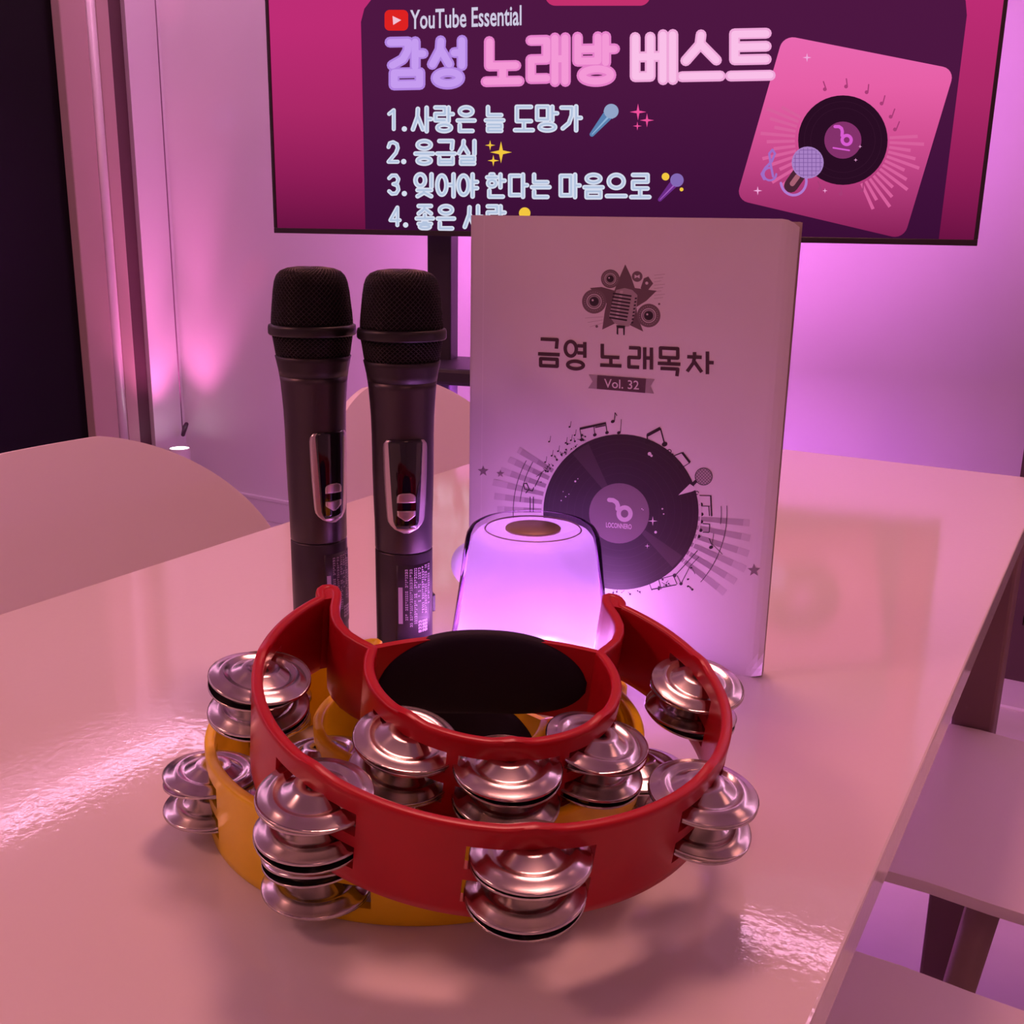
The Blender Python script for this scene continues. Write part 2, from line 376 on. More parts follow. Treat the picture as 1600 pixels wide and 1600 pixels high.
# ================================================================== TABLE
tb = thing('dining_table', 'long white glossy table carrying the tambourines, microphones and songbook', 'table', (-.368, .45, 0))
TX0, TX1, TY0, TY1 = -.3045, .3045, -.95, .918
obj('tabletop', bx(TX0, TX1, TY0, TY1, TOP - .022, TOP), [M_TABLE], tb, bevel=.0015)
bm = bmesh.new()
for (x0, x1, y0, y1) in ((TX0 + .03, TX1 - .03, TY0 + .06, TY0 + .08), (TX0 + .03, TX1 - .03, TY1 - .08, TY1 - .06), (TX0 + .03, TX0 + .05, TY0 + .08, TY1 - .08), (TX1 - .05, TX1 - .03, TY0 + .08, TY1 - .08)):
    box(bm, x0, x1, y0, y1, TOP - .07, TOP - .022)
obj('apron', bm, M_TLEG, tb)
for sx in (-1, 1):
    for ye in (TY0 + .11, TY1 - .060 if sx > 0 else .495):
        bm = bmesh.new()
        # blade legs, wider at the top
        z1 = TOP - .022
        x = sx * .27
        vs = [bm.verts.new(q) for q in ((x - .02, ye - .035, 0), (x + .02, ye - .035, 0), (x + .02, ye + .035, 0), (x - .02, ye + .035, 0),
                                        (x - .025, ye - .038, z1), (x + .025, ye - .038, z1), (x + .025, ye + .038, z1), (x - .025, ye + .038, z1))]
        for f in ((3, 2, 1, 0), (4, 5, 6, 7), (0, 1, 5, 4), (1, 2, 6, 5), (2, 3, 7, 6), (3, 0, 4, 7)): bm.faces.new([vs[i] for i in f])
        obj('leg', bm, M_TLEG, tb, bevel=.004)

# ================================================================== CHAIRS (local: +x is the front of the seat)
def chair_shell():
    bm = bmesh.new()
    prof = []                                      # (x, z, half width)
    for k in range(9):                             # seat, front to rear
        t = k / 8; x = .25 - t * .41
        z = .445 - .012 * math.sin(t * PI) - (.02 * (1 - t * 4) ** 2 if t < .25 else 0)
        w = .187 * (1 - .16 * max(0, (.12 - t) / .12) ** 2)
        prof.append((x, z, w, 0))
    for k in range(1, 7):                          # bend
        a = k / 6 * math.radians(78); prof.append((-.16 - .06 * math.sin(a), .445 + .06 * (1 - math.cos(a)), .187 + .035 * k / 6, k / 6))
    x0, z0 = prof[-1][0], prof[-1][1]
    N = 34
    for k in range(1, N + 1):
        t = 1 - (1 - k / N) ** 2.3
        z = z0 + t * (.797 - z0); x = x0 - .055 * t
        if z < .60: w = .222 + .028 * (z - z0) / (.60 - z0)
        else: w = .25 * math.sqrt(max(0.0004, 1 - ((z - .60) / .2022) ** 2))
        prof.append((x, z, w, 1))
    M = 24; rows = []
    for x, z, w, b in prof:
        r = []
        for i in range(M + 1):
            s = -1 + 2 * i / M; s = math.sin(s * PI / 2)
            y = s * w; c = (y / .25) ** 2
            r.append(bm.verts.new((x + .055 * c * b, y, z + (1 - b) * .008 * c)))
        rows.append(r)
    for A, B in zip(rows, rows[1:]):
        for i in range(M): bm.faces.new((A[i], A[i + 1], B[i + 1], B[i]))
    return bm
def make_chair(label, loc, rz, group):
    t = thing('dining_chair', label, 'chair', loc, rz, group)
    s = obj('shell', chair_shell(), M_CHAIR, t, smooth=True)
    so = s.modifiers.new('thick', 'SOLIDIFY'); so.thickness = .011; so.offset = -1
    b = s.modifiers.new('bevel', 'BEVEL'); b.width = .003; b.segments = 2; b.limit_method = 'ANGLE'; b.angle_limit = math.radians(50)
    for sx in (1, -1):
        for sy in (1, -1):
            obj('leg', tube([(sx * .12 - .02, sy * .125, .425), (sx * .17 - .02, sy * .165, 0)], [.015, .011], 12), M_LEG, t, smooth=True)
    obj('cross_brace', tube([(.1, .125, .415), (-.14, -.125, .415)], .009, 8, tube([(.1, -.125, .415), (-.14, .125, .415)], .009, 8)), M_LEG, t, smooth=True)
    return t
CG = 'white shell chairs around the table'
make_chair('white shell chair at the left, nearest the dark door', (-.655, .660, 0), 0, CG)
make_chair('white shell chair whose backrest shows behind the microphones', (-.655, 1.225, 0), 0, CG)
make_chair('white shell chair on the right whose full seat shows by the table edge', (.06, 1.088, 0), PI, CG).scale = (1, .955, 1)
make_chair('white shell chair cut off at the bottom right corner of the picture', (.06, .602, 0), PI, CG).scale = (1, .955, 1)

# ================================================================== TELEVISION AND STAND
tv = thing('television', 'large flat television showing a purple karaoke song list', 'television', TVA, tvrot)
BZ = .007
obj('housing', bx(0, TV_W, .012, .06, .004, TV_H), M_BLACK, tv, bevel=.004)
bm = bmesh.new()
for a in ((0, TV_W, 0, .011), (0, TV_W, TV_H - BZ, TV_H), (0, BZ, .011, TV_H - BZ), (TV_W - BZ, TV_W, .011, TV_H - BZ)): box(bm, a[0], a[1], 0, .012, a[2], a[3])
obj('bezel', bm, mat('bezel_black', (.018, .008, .014), .35), tv, bevel=.001)
scr = obj('screen', bx(BZ, TV_W - BZ, .004, .012, .011, TV_H - BZ), glow_ramp('screen_magenta', [(0, '#6a1242'), (.13, '#8e1c56'), (.30, '#ab2867'), (.5, '#bd2c74'), (1, '#c0307a')]), tv)
obj('back_light_bar', bx(.17, TV_W - .17, .06, .075, .03, .05), glow('bar_magenta', (.95, .22, 1.0), 3), tv)
obj('back_light_bar', bx(TV_W - .075, TV_W - .055, .06, .075, .15, .75), glow('bar_magenta', (.95, .22, 1.0), 3), tv)
TVQ = TVA + TVN * -.004
S = Print(TVQ, TVN, .0003)
# dark rounded panel
def rrect(x0, y0, x1, y1, r, n=8, shear=lambda x, y: (x, y)):
    pts = []
    for cx, cy, a0 in ((x1 - r, y0 + r, -PI / 2), (x1 - r, y1 - r, 0), (x0 + r, y1 - r, PI / 2), (x0 + r, y0 + r, PI)):
        for k in range(n + 1): a = a0 + PI / 2 * k / n; pts.append(shear(cx + r * math.cos(a), cy + r * math.sin(a)))
    return pts
def quadmap(a, b, c, d):      # unit square (0..1) -> picture quad a(0,0) b(1,0) c(1,1) d(0,1)
    def f(u, v):
        return ((1 - u) * (1 - v) * a[0] + u * (1 - v) * b[0] + u * v * c[0] + (1 - u) * v * d[0],
                (1 - u) * (1 - v) * a[1] + u * (1 - v) * b[1] + u * v * c[1] + (1 - u) * v * d[1])
    return f
qm = quadmap((563, -14), (1518, -34), (1466, 380), (571, 358))
S.poly('panel', [qm(x, y) for x, y in [(0, 1), (0, .13), (.006, .075), (.02, .03), (.045, 0), (.955, 0), (.982, .03), (.995, .085), (1, .14), (1, 1)]])
S.poly('pill', rrect(852, -40, 1016, 9, 16))
# album art card
am = quadmap((1224, 55), (1492, 108), (1412, 374), (1150, 312))
ar = .07
S.poly('card', rrect(0, 0, 1, 1, ar, 6, am))
for k in range(26):                       # engraved rays left and right of the record
    a = (PI - .75 + 1.25 * k / 12) if k < 13 else (-.05 + 1.2 * (k - 13) / 12)
    c = V((1316, 219)); u = V((math.cos(a), math.sin(a))); w = 2.2
    L0, L1 = 74, 108 + 10 * (k % 3)
    s = V((-u.y, u.x)); q0, q1 = c + u * L0, c + u * L1
    S.poly('cardray', [tuple(q0 + s * w), tuple(q1 + s * w * 1.2), tuple(q1 - s * w * 1.2), tuple(q0 - s * w)])
for a in (-1.9, -1.5, -1.1, -.75, -.45, -.2, 1.2, 1.6, 2.0):
    x, y = 1316 + 84 * math.cos(a), 219 + 84 * math.sin(a); S.disc('cardnote', x, y, 3); S.stroke('cardnote', [(x + 2, y), (x + 7 * math.cos(a), y - 12)], 2)
S.disc('record', 1317, 219, 70, 48)
S.ring('groove', 1317, 219, 50, 50.8); S.ring('groove', 1317, 219, 60, 60.8)
S.disc('reclabel', 1317, 219, 29, 36)
def emblem(P, layer, cx, cy, s, w):
    P.stroke(layer, [(cx + s * x, cy + s * y) for x, y in ((-.72, -.95), (-.35, -.95), (-.12, -.78), (-.05, -.5), (-.08, -.12))], w)
    P.stroke(layer, [(cx + s * (.35 + .42 * math.cos(a)), cy + s * (.28 + .42 * math.sin(a))) for a in [2 * PI * k / 20 for k in range(20)]], w, True)
emblem(S, 'logo', 1317, 214, 17, 5)
S.stroke('logo', [(1302, 231), (1327, 235)], 2.5)
# microphone and clef on the card
S.stroke('micring', [(1240 + 20 * math.cos(a), 283 + 22 * math.sin(a)) for a in [-.2 + 3.2 * k / 14 for k in range(15)]], 4)
S.stroke('michandle', [(1250, 270), (1236, 290)], 22); S.stroke('michl', [(1246, 276), (1238, 287)], 8)
S.disc('michead', 1262, 254, 25, 28); 
for k in range(-3, 4):
    h = math.sqrt(max(0, 23 ** 2 - (k * 6.5) ** 2)); S.stroke('micnet', [(1262 + k * 6.5, 254 - h), (1262 + k * 6.5, 254 + h)], .9); S.stroke('micnet', [(1262 - h, 254 + k * 6.5), (1262 + h, 254 + k * 6.5)], .9)
S.stroke('clef', [(1194, 280), (1190, 272), (1196, 262), (1206, 252), (1211, 240), (1207, 234), (1202, 240), (1204, 256), (1208, 276)], 3.6)
S.stroke('clef', [(1203 + 10 * math.cos(a), 272 + 10 * math.sin(a)) for a in [2 * PI * k / 14 for k in range(12)]], 3.2)
for x, y, r in ((1261, 90, 7), (1184, 298, 7), (1344, 229, 3), (1337, 250, 3), (1289, 298, 4)): S.star('spark', x, y, r, 4, .25)
# play badge and words
S.poly('badge', rrect(601, 15.5, 638, 48, 8))
S.poly('play', [(613.5, 25), (627, 31.5), (614.5, 39)])
S.text('heading', 'YouTube Essential', 641, 12, 815, 43, -.035, .016, -.045)
TW = 16.5
for ch, x0, y0, x1, y1, ly in (('감', 602, 58, 669, 140, 'title1'), ('성', 668, 56, 731, 139, 'title1'), ('노', 752, 57, 819, 136, 'title2'), ('래', 822, 52, 891, 135.5, 'title2'),
                               ('방', 895, 50, 968, 135, 'title2'), ('베', 985, 47, 1059, 132.5, 'title3'), ('스', 1058, 47, 1133, 131, 'title3'), ('트', 1134, 45, 1211, 130, 'title3')):
    syllable(S, ly + 'o', ch, x0 - 1, y0 - 1, x1 + 1, y1 + 1, TW + .5, -.02)
    syllable(S, ly, ch, x0 + 2.5, y0 + 2.5, x1 - 2.5, y1 - 2.5, TW - 5.5, -.02)
rows = [('사랑은늘도망가', [642, 677, 712, 756, 801.5, 836, 874], [677, 711, 745, 790, 836, 874, 911], 165, 208.5, 163, 207),
        ('응급실', [646, 680, 714], [680, 714, 747], 217, 259, 217, 259),
        ('잊어야한다는마음으로', [646, 680, 713, 758, 794, 828, 873, 910, 945, 983], [680, 713, 749, 792, 827, 862, 909, 945, 981, 1018], 269, 310, 270, 312),
        ('좋은사람', [648, 681, 723, 759], [680, 713, 757, 792], 318.5, 360, 319, 361)]
for txt, xs, xe, ya0, ya1, yb0, yb1 in rows:
    n = len(txt)
    for i, ch in enumerate(txt):
        t = i / max(1, n - 1); y0 = ya0 + (yb0 - ya0) * t; y1 = ya1 + (yb1 - ya1) * t
        syllable(S, 'list_o', ch, xs[i] - .3, y0 - .3, xe[i] + .3, y1 + .3, 7.4, 0)
        syllable(S, 'list_i', ch, xs[i] + 2, y0 + 2, xe[i] - 2, y1 - 2, 3.0, 0)
DIG = {'1': [[(0, .8), (.5, 1), (.5, 0)]], '2': [[(0, .75), (.15, .95), (.5, 1), (.9, .9), (1, .7), (.8, .45), (0, 0), (1, 0)]],
       '3': [[(0, .85), (.3, 1), (.75, 1), (1, .8), (.85, .58), (.45, .53), (.9, .45), (1, .22), (.75, .02), (.3, 0), (0, .14)]], '4': [[(.75, 0), (.75, 1), (0, .28), (1, .28)]]}
for dgt, x, y0, y1 in (('1', 605, 169, 205), ('2', 604, 219, 256), ('3', 605, 271, 306), ('4', 607, 321, 355)):
    for ly, g, w in (('list_o', 3.2, 6.4), ('list_i', 3.4, 2.6)):
        for st in DIG[dgt]: S.stroke(ly, [(x + g + u * 14.5, y1 - g - v * (y1 - y0 - 2 * g)) for u, v in st], w)
    S.disc('list_o', x + 27, y1 - 3.5, 4.2)
# little pictures behind the lines
def minimic(x0, y0, x1, y1, r, w, hd, bd, gl):
    d = V((x1 - x0, y1 - y0)).normalized(); s = V((-d.y, d.x)); a, b = V((x0, y0)), V((x1, y1))
    S.poly(bd, [tuple(a + s * w * .45), tuple(b + s * w), tuple(b - s * w), tuple(a - s * w * .45)]); S.disc(bd, a.x, a.y, w * .45)
    S.poly(gl, [tuple(a + s * w * .1), tuple(b + s * w * .5), tuple(b + s * w * .1), tuple(a - s * w * .05)])
    c = b + d * r * .7; S.disc(hd, c.x, c.y, r, 24)
    S.poly(gl, [tuple(b + s * w * 1.15), tuple(b + d * 3 + s * w * 1.2), tuple(b + d * 3 - s * w * 1.2), tuple(b - s * w * 1.15)])
minimic(925, 210, 950, 180, 11.5, 8, 'mhead1', 'mbody1', 'mgl1')
minimic(1031, 312, 1053, 287, 10.5, 6.5, 'mhead2', 'mbody2', 'mgl2')
S.disc('yel', 1040, 276, 6); S.disc('yel', 1065, 296, 3)
for x, y, r in ((997, 175, 13), (1011, 188, 11), (996, 197, 7)): S.star('pinkstar', x, y, r, 4, .22)
for x, y, r in ((783, 238, 17), (766, 227, 8), (771, 251, 9)): S.star('yel', x, y, r, 4, .25)
S.disc('yel', 820, 333, 9)
TVP = [('panel', 'list_panel', glow_ramp('panel_purple', [(0, '#3a0e36'), (.25, '#42113c'), (.6, '#4c1641'), (1, '#4f1743')])), ('pill', 'pill_button', glow('sc_pill', '#c4306e')),
       ('card', 'album_card', glow_ramp('card_pink', [(0, '#861f55'), (.25, '#b03a78'), (.5, '#d24f92'), (.75, '#e65fa6'), (1, '#ea68b0')])), ('cardray', 'card_rays', glow('sc_ray', '#d85f9c')), ('cardnote', 'card_notes', glow('sc_note', '#a83c76')),
       ('record', 'record_picture', glow('sc_rec', '#2a0d24')), ('groove', 'record_grooves', glow('sc_groove', '#34142c')), ('reclabel', 'record_label', glow('sc_reclab', '#84316b')), ('logo', 'record_logo', glow('sc_logo', '#d95bd0')),
       ('micring', 'microphone_ring', glow('sc_lav', '#b07ad0')), ('michandle', 'microphone_handle', glow('sc_mh', '#4a2436')), ('michl', 'microphone_shine', glow('sc_mhl', '#a86074')), ('michead', 'microphone_head', glow('sc_mhd', '#a97fc4')), ('micnet', 'microphone_net', glow('sc_net', '#7d559c')),
       ('clef', 'clef', glow('sc_clef', '#a06cc4')), ('spark', 'sparkles', glow('sc_spark', '#f0a8dc')), ('badge', 'play_badge', glow('sc_red', '#dd2222')), ('play', 'play_arrow', glow('sc_arrow', '#f2c0d4')),
       ('heading', 'heading_text', glow('sc_head', '#cfc9e2')),
       ('title1o', 'title_edge', glow('sc_t1o', '#b183e0')), ('title2o', 'title_edge', glow('sc_t2o', '#e57fc8')), ('title3o', 'title_edge', glow('sc_t3o', '#efa6d8')),
       ('title1', 'title_text', glow('sc_t1', '#c69cf0')), ('title2', 'title_text', glow('sc_t2', '#f498d6')), ('title3', 'title_text', glow('sc_t3', '#fabfe8')),
       ('list_o', 'list_text', glow('sc_lo', '#d6dcee')), ('list_i', 'list_text_core', glow('sc_li', '#b3c3de')),
       ('mbody1', 'mic_picture', glow('sc_mb1', '#5b80b0')), ('mgl1', 'mic_picture', glow('sc_mg1', '#8fb2d8')), ('mhead1', 'mic_picture', glow('sc_mh1', '#93a5c8')), ('mbody2', 'mic_picture', glow('sc_mb2', '#6c2c86')), ('mgl2', 'mic_picture', glow('sc_mg2', '#a35cbc')), ('mhead2', 'mic_picture', glow('sc_mh2', '#8468b4')),
       ('pinkstar', 'sparkle_picture', glow('sc_ps', '#f0509c')), ('yel', 'sparkle_picture', glow('sc_ye', '#f3c640'))]
SPLIT = {'cardray', 'spark', 'pinkstar', 'yel', 'ray1', 'ray2', 'ray3', 'staric', 'ribbon', 'wedge'}
STUFF = {'cardnote', 'hair', 'ink', 'light', 'groove', 'micnet'}
for ly, nm, m in TVP: S.build(nm, ly, m, scr, ly in SPLIT, ly in STUFF)

st = thing('television_stand', 'black twin-post stand with a shelf holding up the television', 'tv stand', TVA + TVD * (TV_W / 2) - V((0, 0, TVA.z)), tvrot)
PX = .36
for s in (-1, 1):
    px = s * PX
    obj('post', bx(px - .028, px + .028, .075, .125, .04, 1.5), M_STAND, st, bevel=.004)
obj('mounting_bracket', bx(-.45, .45, .06, .08, 1.3, 1.42), M_STAND, st)
obj('shelf', bx(-.405, .36, -.08, .16, .70, .735), M_STAND, st, bevel=.008)
obj('added_under_light', bx(-.32, .28, .02, .05, .694, .70), glow('bar_violet', (.80, .20, 1.0), 3), st)  # glowing bar added to go with the floor wash
bm = bmesh.new(); box(bm, -.46, .46, .07, .13, .0, .04); box(bm, -.46, -.40, -.28, .36, 0, .04); box(bm, .40, .46, -.28, .36, 0, .04)
obj('foot_frame', bm, M_STAND, st)

# ================================================================== FLOOR UPLIGHT, CORD, CABINET
UP = V((-2.868, 2.575, 0))
t = thing('floor_uplight', 'small cylindrical uplight glowing in the corner by the dark door', 'floor lamp', UP)
obj('housing', lathe([(.045, 0), (.045, .008), (.036, .012), (.036, .250), (.034, .255), (.033, .250)], 32, True, False), M_WHITEP, t, smooth=True)
obj('lens', lathe([(.0335, .245), (.0335, .253)], 32), glow('uplight_lens', (1.0, .86, .95), 6), t)
for e_, sz in ((15, 78), (46, 34)):
    l = bpy.data.lights.new('uplight_beam', 'SPOT'); l.energy = e_; l.color = (1.0, .20, .64); l.spot_size = math.radians(sz); l.spot_blend = .9; l.shadow_soft_size = .03
    o = bpy.data.objects.new('uplight_beam', l); COL.objects.link(o); o.location = UP + V((0, 0, .27)); o.rotation_euler = (PI, 0, 0)
t = thing('hanging_cord', 'thin dark cord with a plug hanging in the corner', 'cord', (-2.94, 2.66, .28))
obj('cable', tube([(0, 0, 0), (-.004, .002, .4), (-.012, .01, 1.0), (-.015, .015, 1.8)], .002, 6), mat('cord_pink', (.20, .10, .16), .5), t, smooth=True)
obj('plug', tube([(.0, 0, .0), (.03, -.015, .035), (.045, -.02, .05)], [.007, .009, .007], 8), M_CORD, t, smooth=True)
cb = thing('wall_cabinet', 'dark brown framed cabinet against the back wall at the right edge', 'cabinet', (-.175, 2.62, 0))
bm = bx(0, .05, 0, .06, 0, 1.0); box(bm, .75, .80, 0, .06, 0, 1.0); box(bm, .05, .75, 0, .06, 0, .14); box(bm, .05, .75, 0, .06, .92, 1.0)
obj('frame', bm, M_DARKBR, cb)
obj('recessed_panel', bx(.05, .75, .025, .06, .14, .92), M_DARKBR2, cb)
obj('inner_panel', bx(.085, .715, .015, .025, .18, .88), M_DARKBR, cb)

# ================================================================== SONGBOOK
BL, BR = V((-.366, .5747, TOP)), V((-.1716, .6154, TOP))
BD = (BR - BL).normalized(); BN = V((BD.y, -BD.x, 0)); BW = (BR - BL).length; BH = .2812
bk = thing('songbook', 'white upright songbook with a record printed on its cover, behind the lamp', 'book', BL, math.atan2(BD.y, BD.x))
# local: x along the cover, y to the back, z up
def sheet(f, nu, nv, keep=None):
    bm = bmesh.new(); g = [[bm.verts.new(f(i / nu, j / nv)) for i in range(nu + 1)] for j in range(nv + 1)]
    for j in range(nv):
        for i in range(nu): bm.faces.new((g[j][i], g[j][i + 1], g[j + 1][i + 1], g[j + 1][i]))
    return bm
def cover_pt(u, v):
    x = u * BW; z = v * BH; y = 0
    if u > .95:
        e = (u - .95) / .05
        z -= .0045 * e ** 2 * v ** 6                     # worn top corner
        y += -.006 * e ** 2 * max(0, (.06 - v) / .06) + .0015 * e * e
        z += .004 * e ** 2 * max(0, (.04 - v) / .04)
    return (x, y, z)
fc = obj('front_cover', sheet(cover_pt, 60, 50), M_PAPER, bk, recalc=False)
s = fc.modifiers.new('thick', 'SOLIDIFY'); s.thickness = .0005; s.offset = -1
def page(k, n):
    fr = (k + 1) / n
    def f(u, v):
        open_ = (.004 + (.0075 + .015 * v ** 1.3) * u ** 1.4) * fr
        return (u * BW * (1 - .006 * (k % 3)), .0008 + open_, .0005 + v * (BH - .002))
    return f
for k in range(7): 
    o = obj('page', sheet(page(k, 8), 16, 12), M_PAGE, bk); s = o.modifiers.new('thick', 'SOLIDIFY'); s.thickness = .0006
o = obj('back_cover', sheet(page(7, 8), 16, 12), M_BACKC, bk); s = o.modifiers.new('thick', 'SOLIDIFY'); s.thickness = .0006; s.offset = 1
obj('spine', bx(-.0008, .0006, 0, .0055, 0, BH), M_PAPER, bk, bevel=.0003)
B = Print(BL, BN, .00004, 7e-6)
# crease beside the spine
B.stroke('crease', [(756.5, 335), (750.5, 930)], 1.0, caps=False)
# --- emblem: star, speakers, vintage microphone
def e8(x, y): return (820 + x / 5, 390 + y / 5)
def poly8(l, pts): B.poly(l, [e8(*q) for q in pts])
for q in ([(785, 115), (730, 240), (700, 320), (760, 480), (860, 300), (830, 210)], [(700, 320), (600, 292), (510, 300), (560, 360), (640, 420), (760, 480)], [(860, 300), (1030, 322), (950, 400), (870, 450), (760, 480)],
          [(640, 420), (625, 480), (605, 625), (740, 560), (790, 480)], [(870, 430), (880, 520), (925, 640), (780, 570), (740, 480)], [(905, 300), (930, 225), (965, 210), (1003, 265), (960, 320), (930, 330)]): poly8('star', q)
for x, y, r in ((542, 405, 95), (668, 228, 73), (968, 515, 92)):
    X, Y = e8(x, y); r /= 5
    B.disc('speaker', X, Y, r, 30); B.ring('light', X, Y, r * .56, r * .62, 24); B.ring('light', X, Y, r * .44, r * .47, 24); B.disc('ink', X, Y, r * .36, 20); B.disc('light', X - r * .12, Y - r * .1, r * .09, 8)
    for k in range(26): a = 2 * PI * k / 26; B.disc('light', X + r * .78 * math.cos(a), Y + r * .78 * math.sin(a), .45, 5)
X, Y = e8(878, 210); B.disc('speaker', X, Y, 8.4, 20); B.poly('light', [(X - 4, Y - 3), (X, Y - 1), (X + 4, Y - 3), (X + 4, Y + 3), (X, Y + 1), (X - 4, Y + 3)]); X, Y = e8(953, 262); B.disc('light', X, Y, 2.4, 12)
poly8('micbody', [(715, 315), (780, 300), (840, 315), (880, 355), (875, 440), (850, 540), (815, 600), (760, 605), (700, 575), (660, 520), (680, 420)])
for k in range(8):
    y = 335 + k * 27; poly8('ink', [(690 - k * 4, y), (835 - k * 5, y + 22), (833 - k * 5, y + 35), (688 - k * 4, y + 13)])
    poly8('ink', [(862 - k * 4, y + 40), (878 - k * 4, y + 40), (874 - k * 4, y + 52), (858 - k * 4, y + 52)])
poly8('micshine', [(745, 320), (768, 322), (730, 540), (708, 530)])
poly8('ink', [(718, 600), (730, 605), (730, 665), (718, 660)]); poly8('ink', [(768, 605), (782, 600), (780, 668), (770, 668)]); poly8('ink', [(715, 590), (785, 595), (782, 615), (718, 612)])
for k in range(8): B.stroke('hair', [e8(1010, 200 + k * 26), e8(1095 - (k % 3) * 14, 192 + k * 26)], .5, caps=False)
for k in range(3): B.stroke('hair', [e8(470 + k * 20, 535 + k * 34), e8(610, 525 + k * 24)], .5, caps=False)
B.disc('speaker', *e8(1050, 425), 1.8, 8); B.disc('speaker', *e8(562, 600), 2.2, 8)
# --- title and volume banner
for ch, x0, y0, x1, y1 in (('금', 838, 527.5, 877.5, 574.5), ('영', 880.5, 531, 917.5, 579), ('노', 935, 535, 974, 574.5), ('래', 980, 539.5, 1020.6, 579.5), ('목', 1025, 541.5, 1066, 590), ('차', 1071, 546, 1118, 587)):
    syllable(B, 'title', ch, x0, y0, x1, y1, 5.5, .045, False)
B.poly('ribbon', [e8(500, 975), e8(565, 980), e8(565, 1088), e8(495, 1083), e8(530, 1030)]); B.poly('ribbon', [e8(945, 1008), e8(1015, 1013), e8(982, 1065), e8(1010, 1125), e8(940, 1118)])
B.poly('banner', [e8(567, 980), e8(948, 1008), e8(940, 1120), e8(563, 1088)])
B.text('light', 'Vol. 32', *e8(620, 1016), *e8(892, 1086), .062, .008)
# --- rays, arcs and stars around the record
RC = V((970, 800))
def rayp(a, r0, r1, w0, w1, tone):
    u = V((math.cos(a), math.sin(a))); s = V((-u.y, u.x)); p, q = RC + u * r0, RC + u * r1
    B.poly(tone, [tuple(p + s * w0), tuple(q + s * w1), tuple(q - s * w1), tuple(p - s * w0)])
for k in range(6):
    a = PI + .02 + k * .105
    for (r0, r1, tone) in ((118, 152, 'ray1'), (152, 182, 'ray2'), (182, 205 - 6 * abs(k - 2), 'ray3')): rayp(a, r0, r1, r0 * .026, r1 * .026, tone)
for k in range(6):
    a = .085 + k * .115
    for (r0, r1, tone) in ((118, 165, 'ray1'), (165, 192, 'ray2'), (192, 214 - 4 * abs(k - 3), 'ray3')): rayp(a, r0, r1, r0 * .027, r1 * .027, tone)
for r, a0, a1 in ((168, PI - .06, PI + .5), (158, PI + .1, PI + .52), (166, -.06, .72), (157, -.06, .12)):
    B.stroke('ink', [(RC.x + r * math.cos(a0 + (a1 - a0) * k / 16), RC.y + r * math.sin(a0 + (a1 - a0) * k / 16)) for k in range(17)], 1.0, caps=False)
for x, y, r in ((755, 736, 9), (782, 740, 6.5), (1178, 891, 10.5)): B.star('staric', x, y, r, 5, .42)
# --- record
B.ring('light', 970, 800, 121, 124, 64, PI * .75, PI * 1.3); B.ring('light', 971, 801, 123, 125, 40, -.25, .75)
B.disc('record', 970, 800, 121.5, 72)
for r in (60, 72, 84, 95, 106, 113): B.ring('groove', 970, 800, r, r + .5, 60)
for a0, a1 in ((PI * 1.28, PI * 1.36), (.62, .82)):
    B.poly('wedge', [(970 + 47 * math.cos(a0 + .02), 800 + 47 * math.sin(a0 + .02)), (970 + 118 * math.cos(a0), 800 + 118 * math.sin(a0)), (970 + 118 * math.cos((a0 + a1) / 2), 800 + 118 * math.sin((a0 + a1) / 2)), (970 + 118 * math.cos(a1), 800 + 118 * math.sin(a1)), (970 + 47 * math.cos(a1 - .02), 800 + 47 * math.sin(a1 - .02))])
B.poly('light', [(1060, 773.5), (1078, 756), (1090, 764), (1081, 768)])
B.disc('reclabel', 967.5, 802, 47, 48)
# monogram and name on the label
B.stroke('logo', [(952, 781), (958, 781.5), (963.5, 785), (965.5, 790), (965, 795)], 6.8)
B.stroke('logo', [(976 + 9.3 * math.cos(a), 802.5 + 9.6 * math.sin(a)) for a in [2 * PI * k / 24 for k in range(24)]], 6.8, True)
B.text('logo', 'LOCONNERO', 947, 817.5, 987, 825.5, .08, .02)
for x, y, r in ((1020, 814, 7.5), (1011.5, 853, 4)): B.star('light', x, y, r, 4, .2)
for x, y, r in ((1035, 795, 1.4), (1037, 803, 1.2), (1024.5, 831.5, 2.2), (1003, 795, .9), (1005, 796.5, .8), (899, 752, 1.6), (903, 748, .9), (877, 782, 1), (884, 776, 1), (889, 772, .8), (1015, 709, 3), (1018, 712, 2), (880, 768, .7)): B.disc('light', x, y, r, 8)
# --- notes around the record
def note(x, y, dx, dy, r=2.8, w=1.2, flag=True):
    B.disc('ink', x, y, r, 10, r * .78, -.4); B.stroke('ink', [(x + r * .8, y), (x + dx, y + dy)], w)
    if flag: B.stroke('ink', [(x + dx, y + dy), (x + dx + 3, y + dy + 5)], w)
def beam(pts, heads, w=3.4, r=3, sw=1.2):
    B.stroke('ink', pts, w, caps=False)
    for (x, y), (tx, ty) in heads: B.disc('ink', x, y, r, 10, r * .8, -.4); B.stroke('ink', [(x, y), (tx, ty)], sw, caps=False)
beam([(906, 670), (947, 661)], [((909, 687), (906, 670)), ((929.5, 679.5), (928, 665)), ((948.5, 676), (946.5, 661))])
B.stroke('ink', [(930, 668), (946, 664.5)], 1.8, caps=False)
note(957.5, 658.5, 3.5, -14, 3.2); note(967, 676, 4, -21, 3, .8, False)
beam([(1011.5, 680), (1032, 669)], [((1012, 690), (1011, 679)), ((1038.5, 694), (1032, 669))], 5, 4.6, 2)
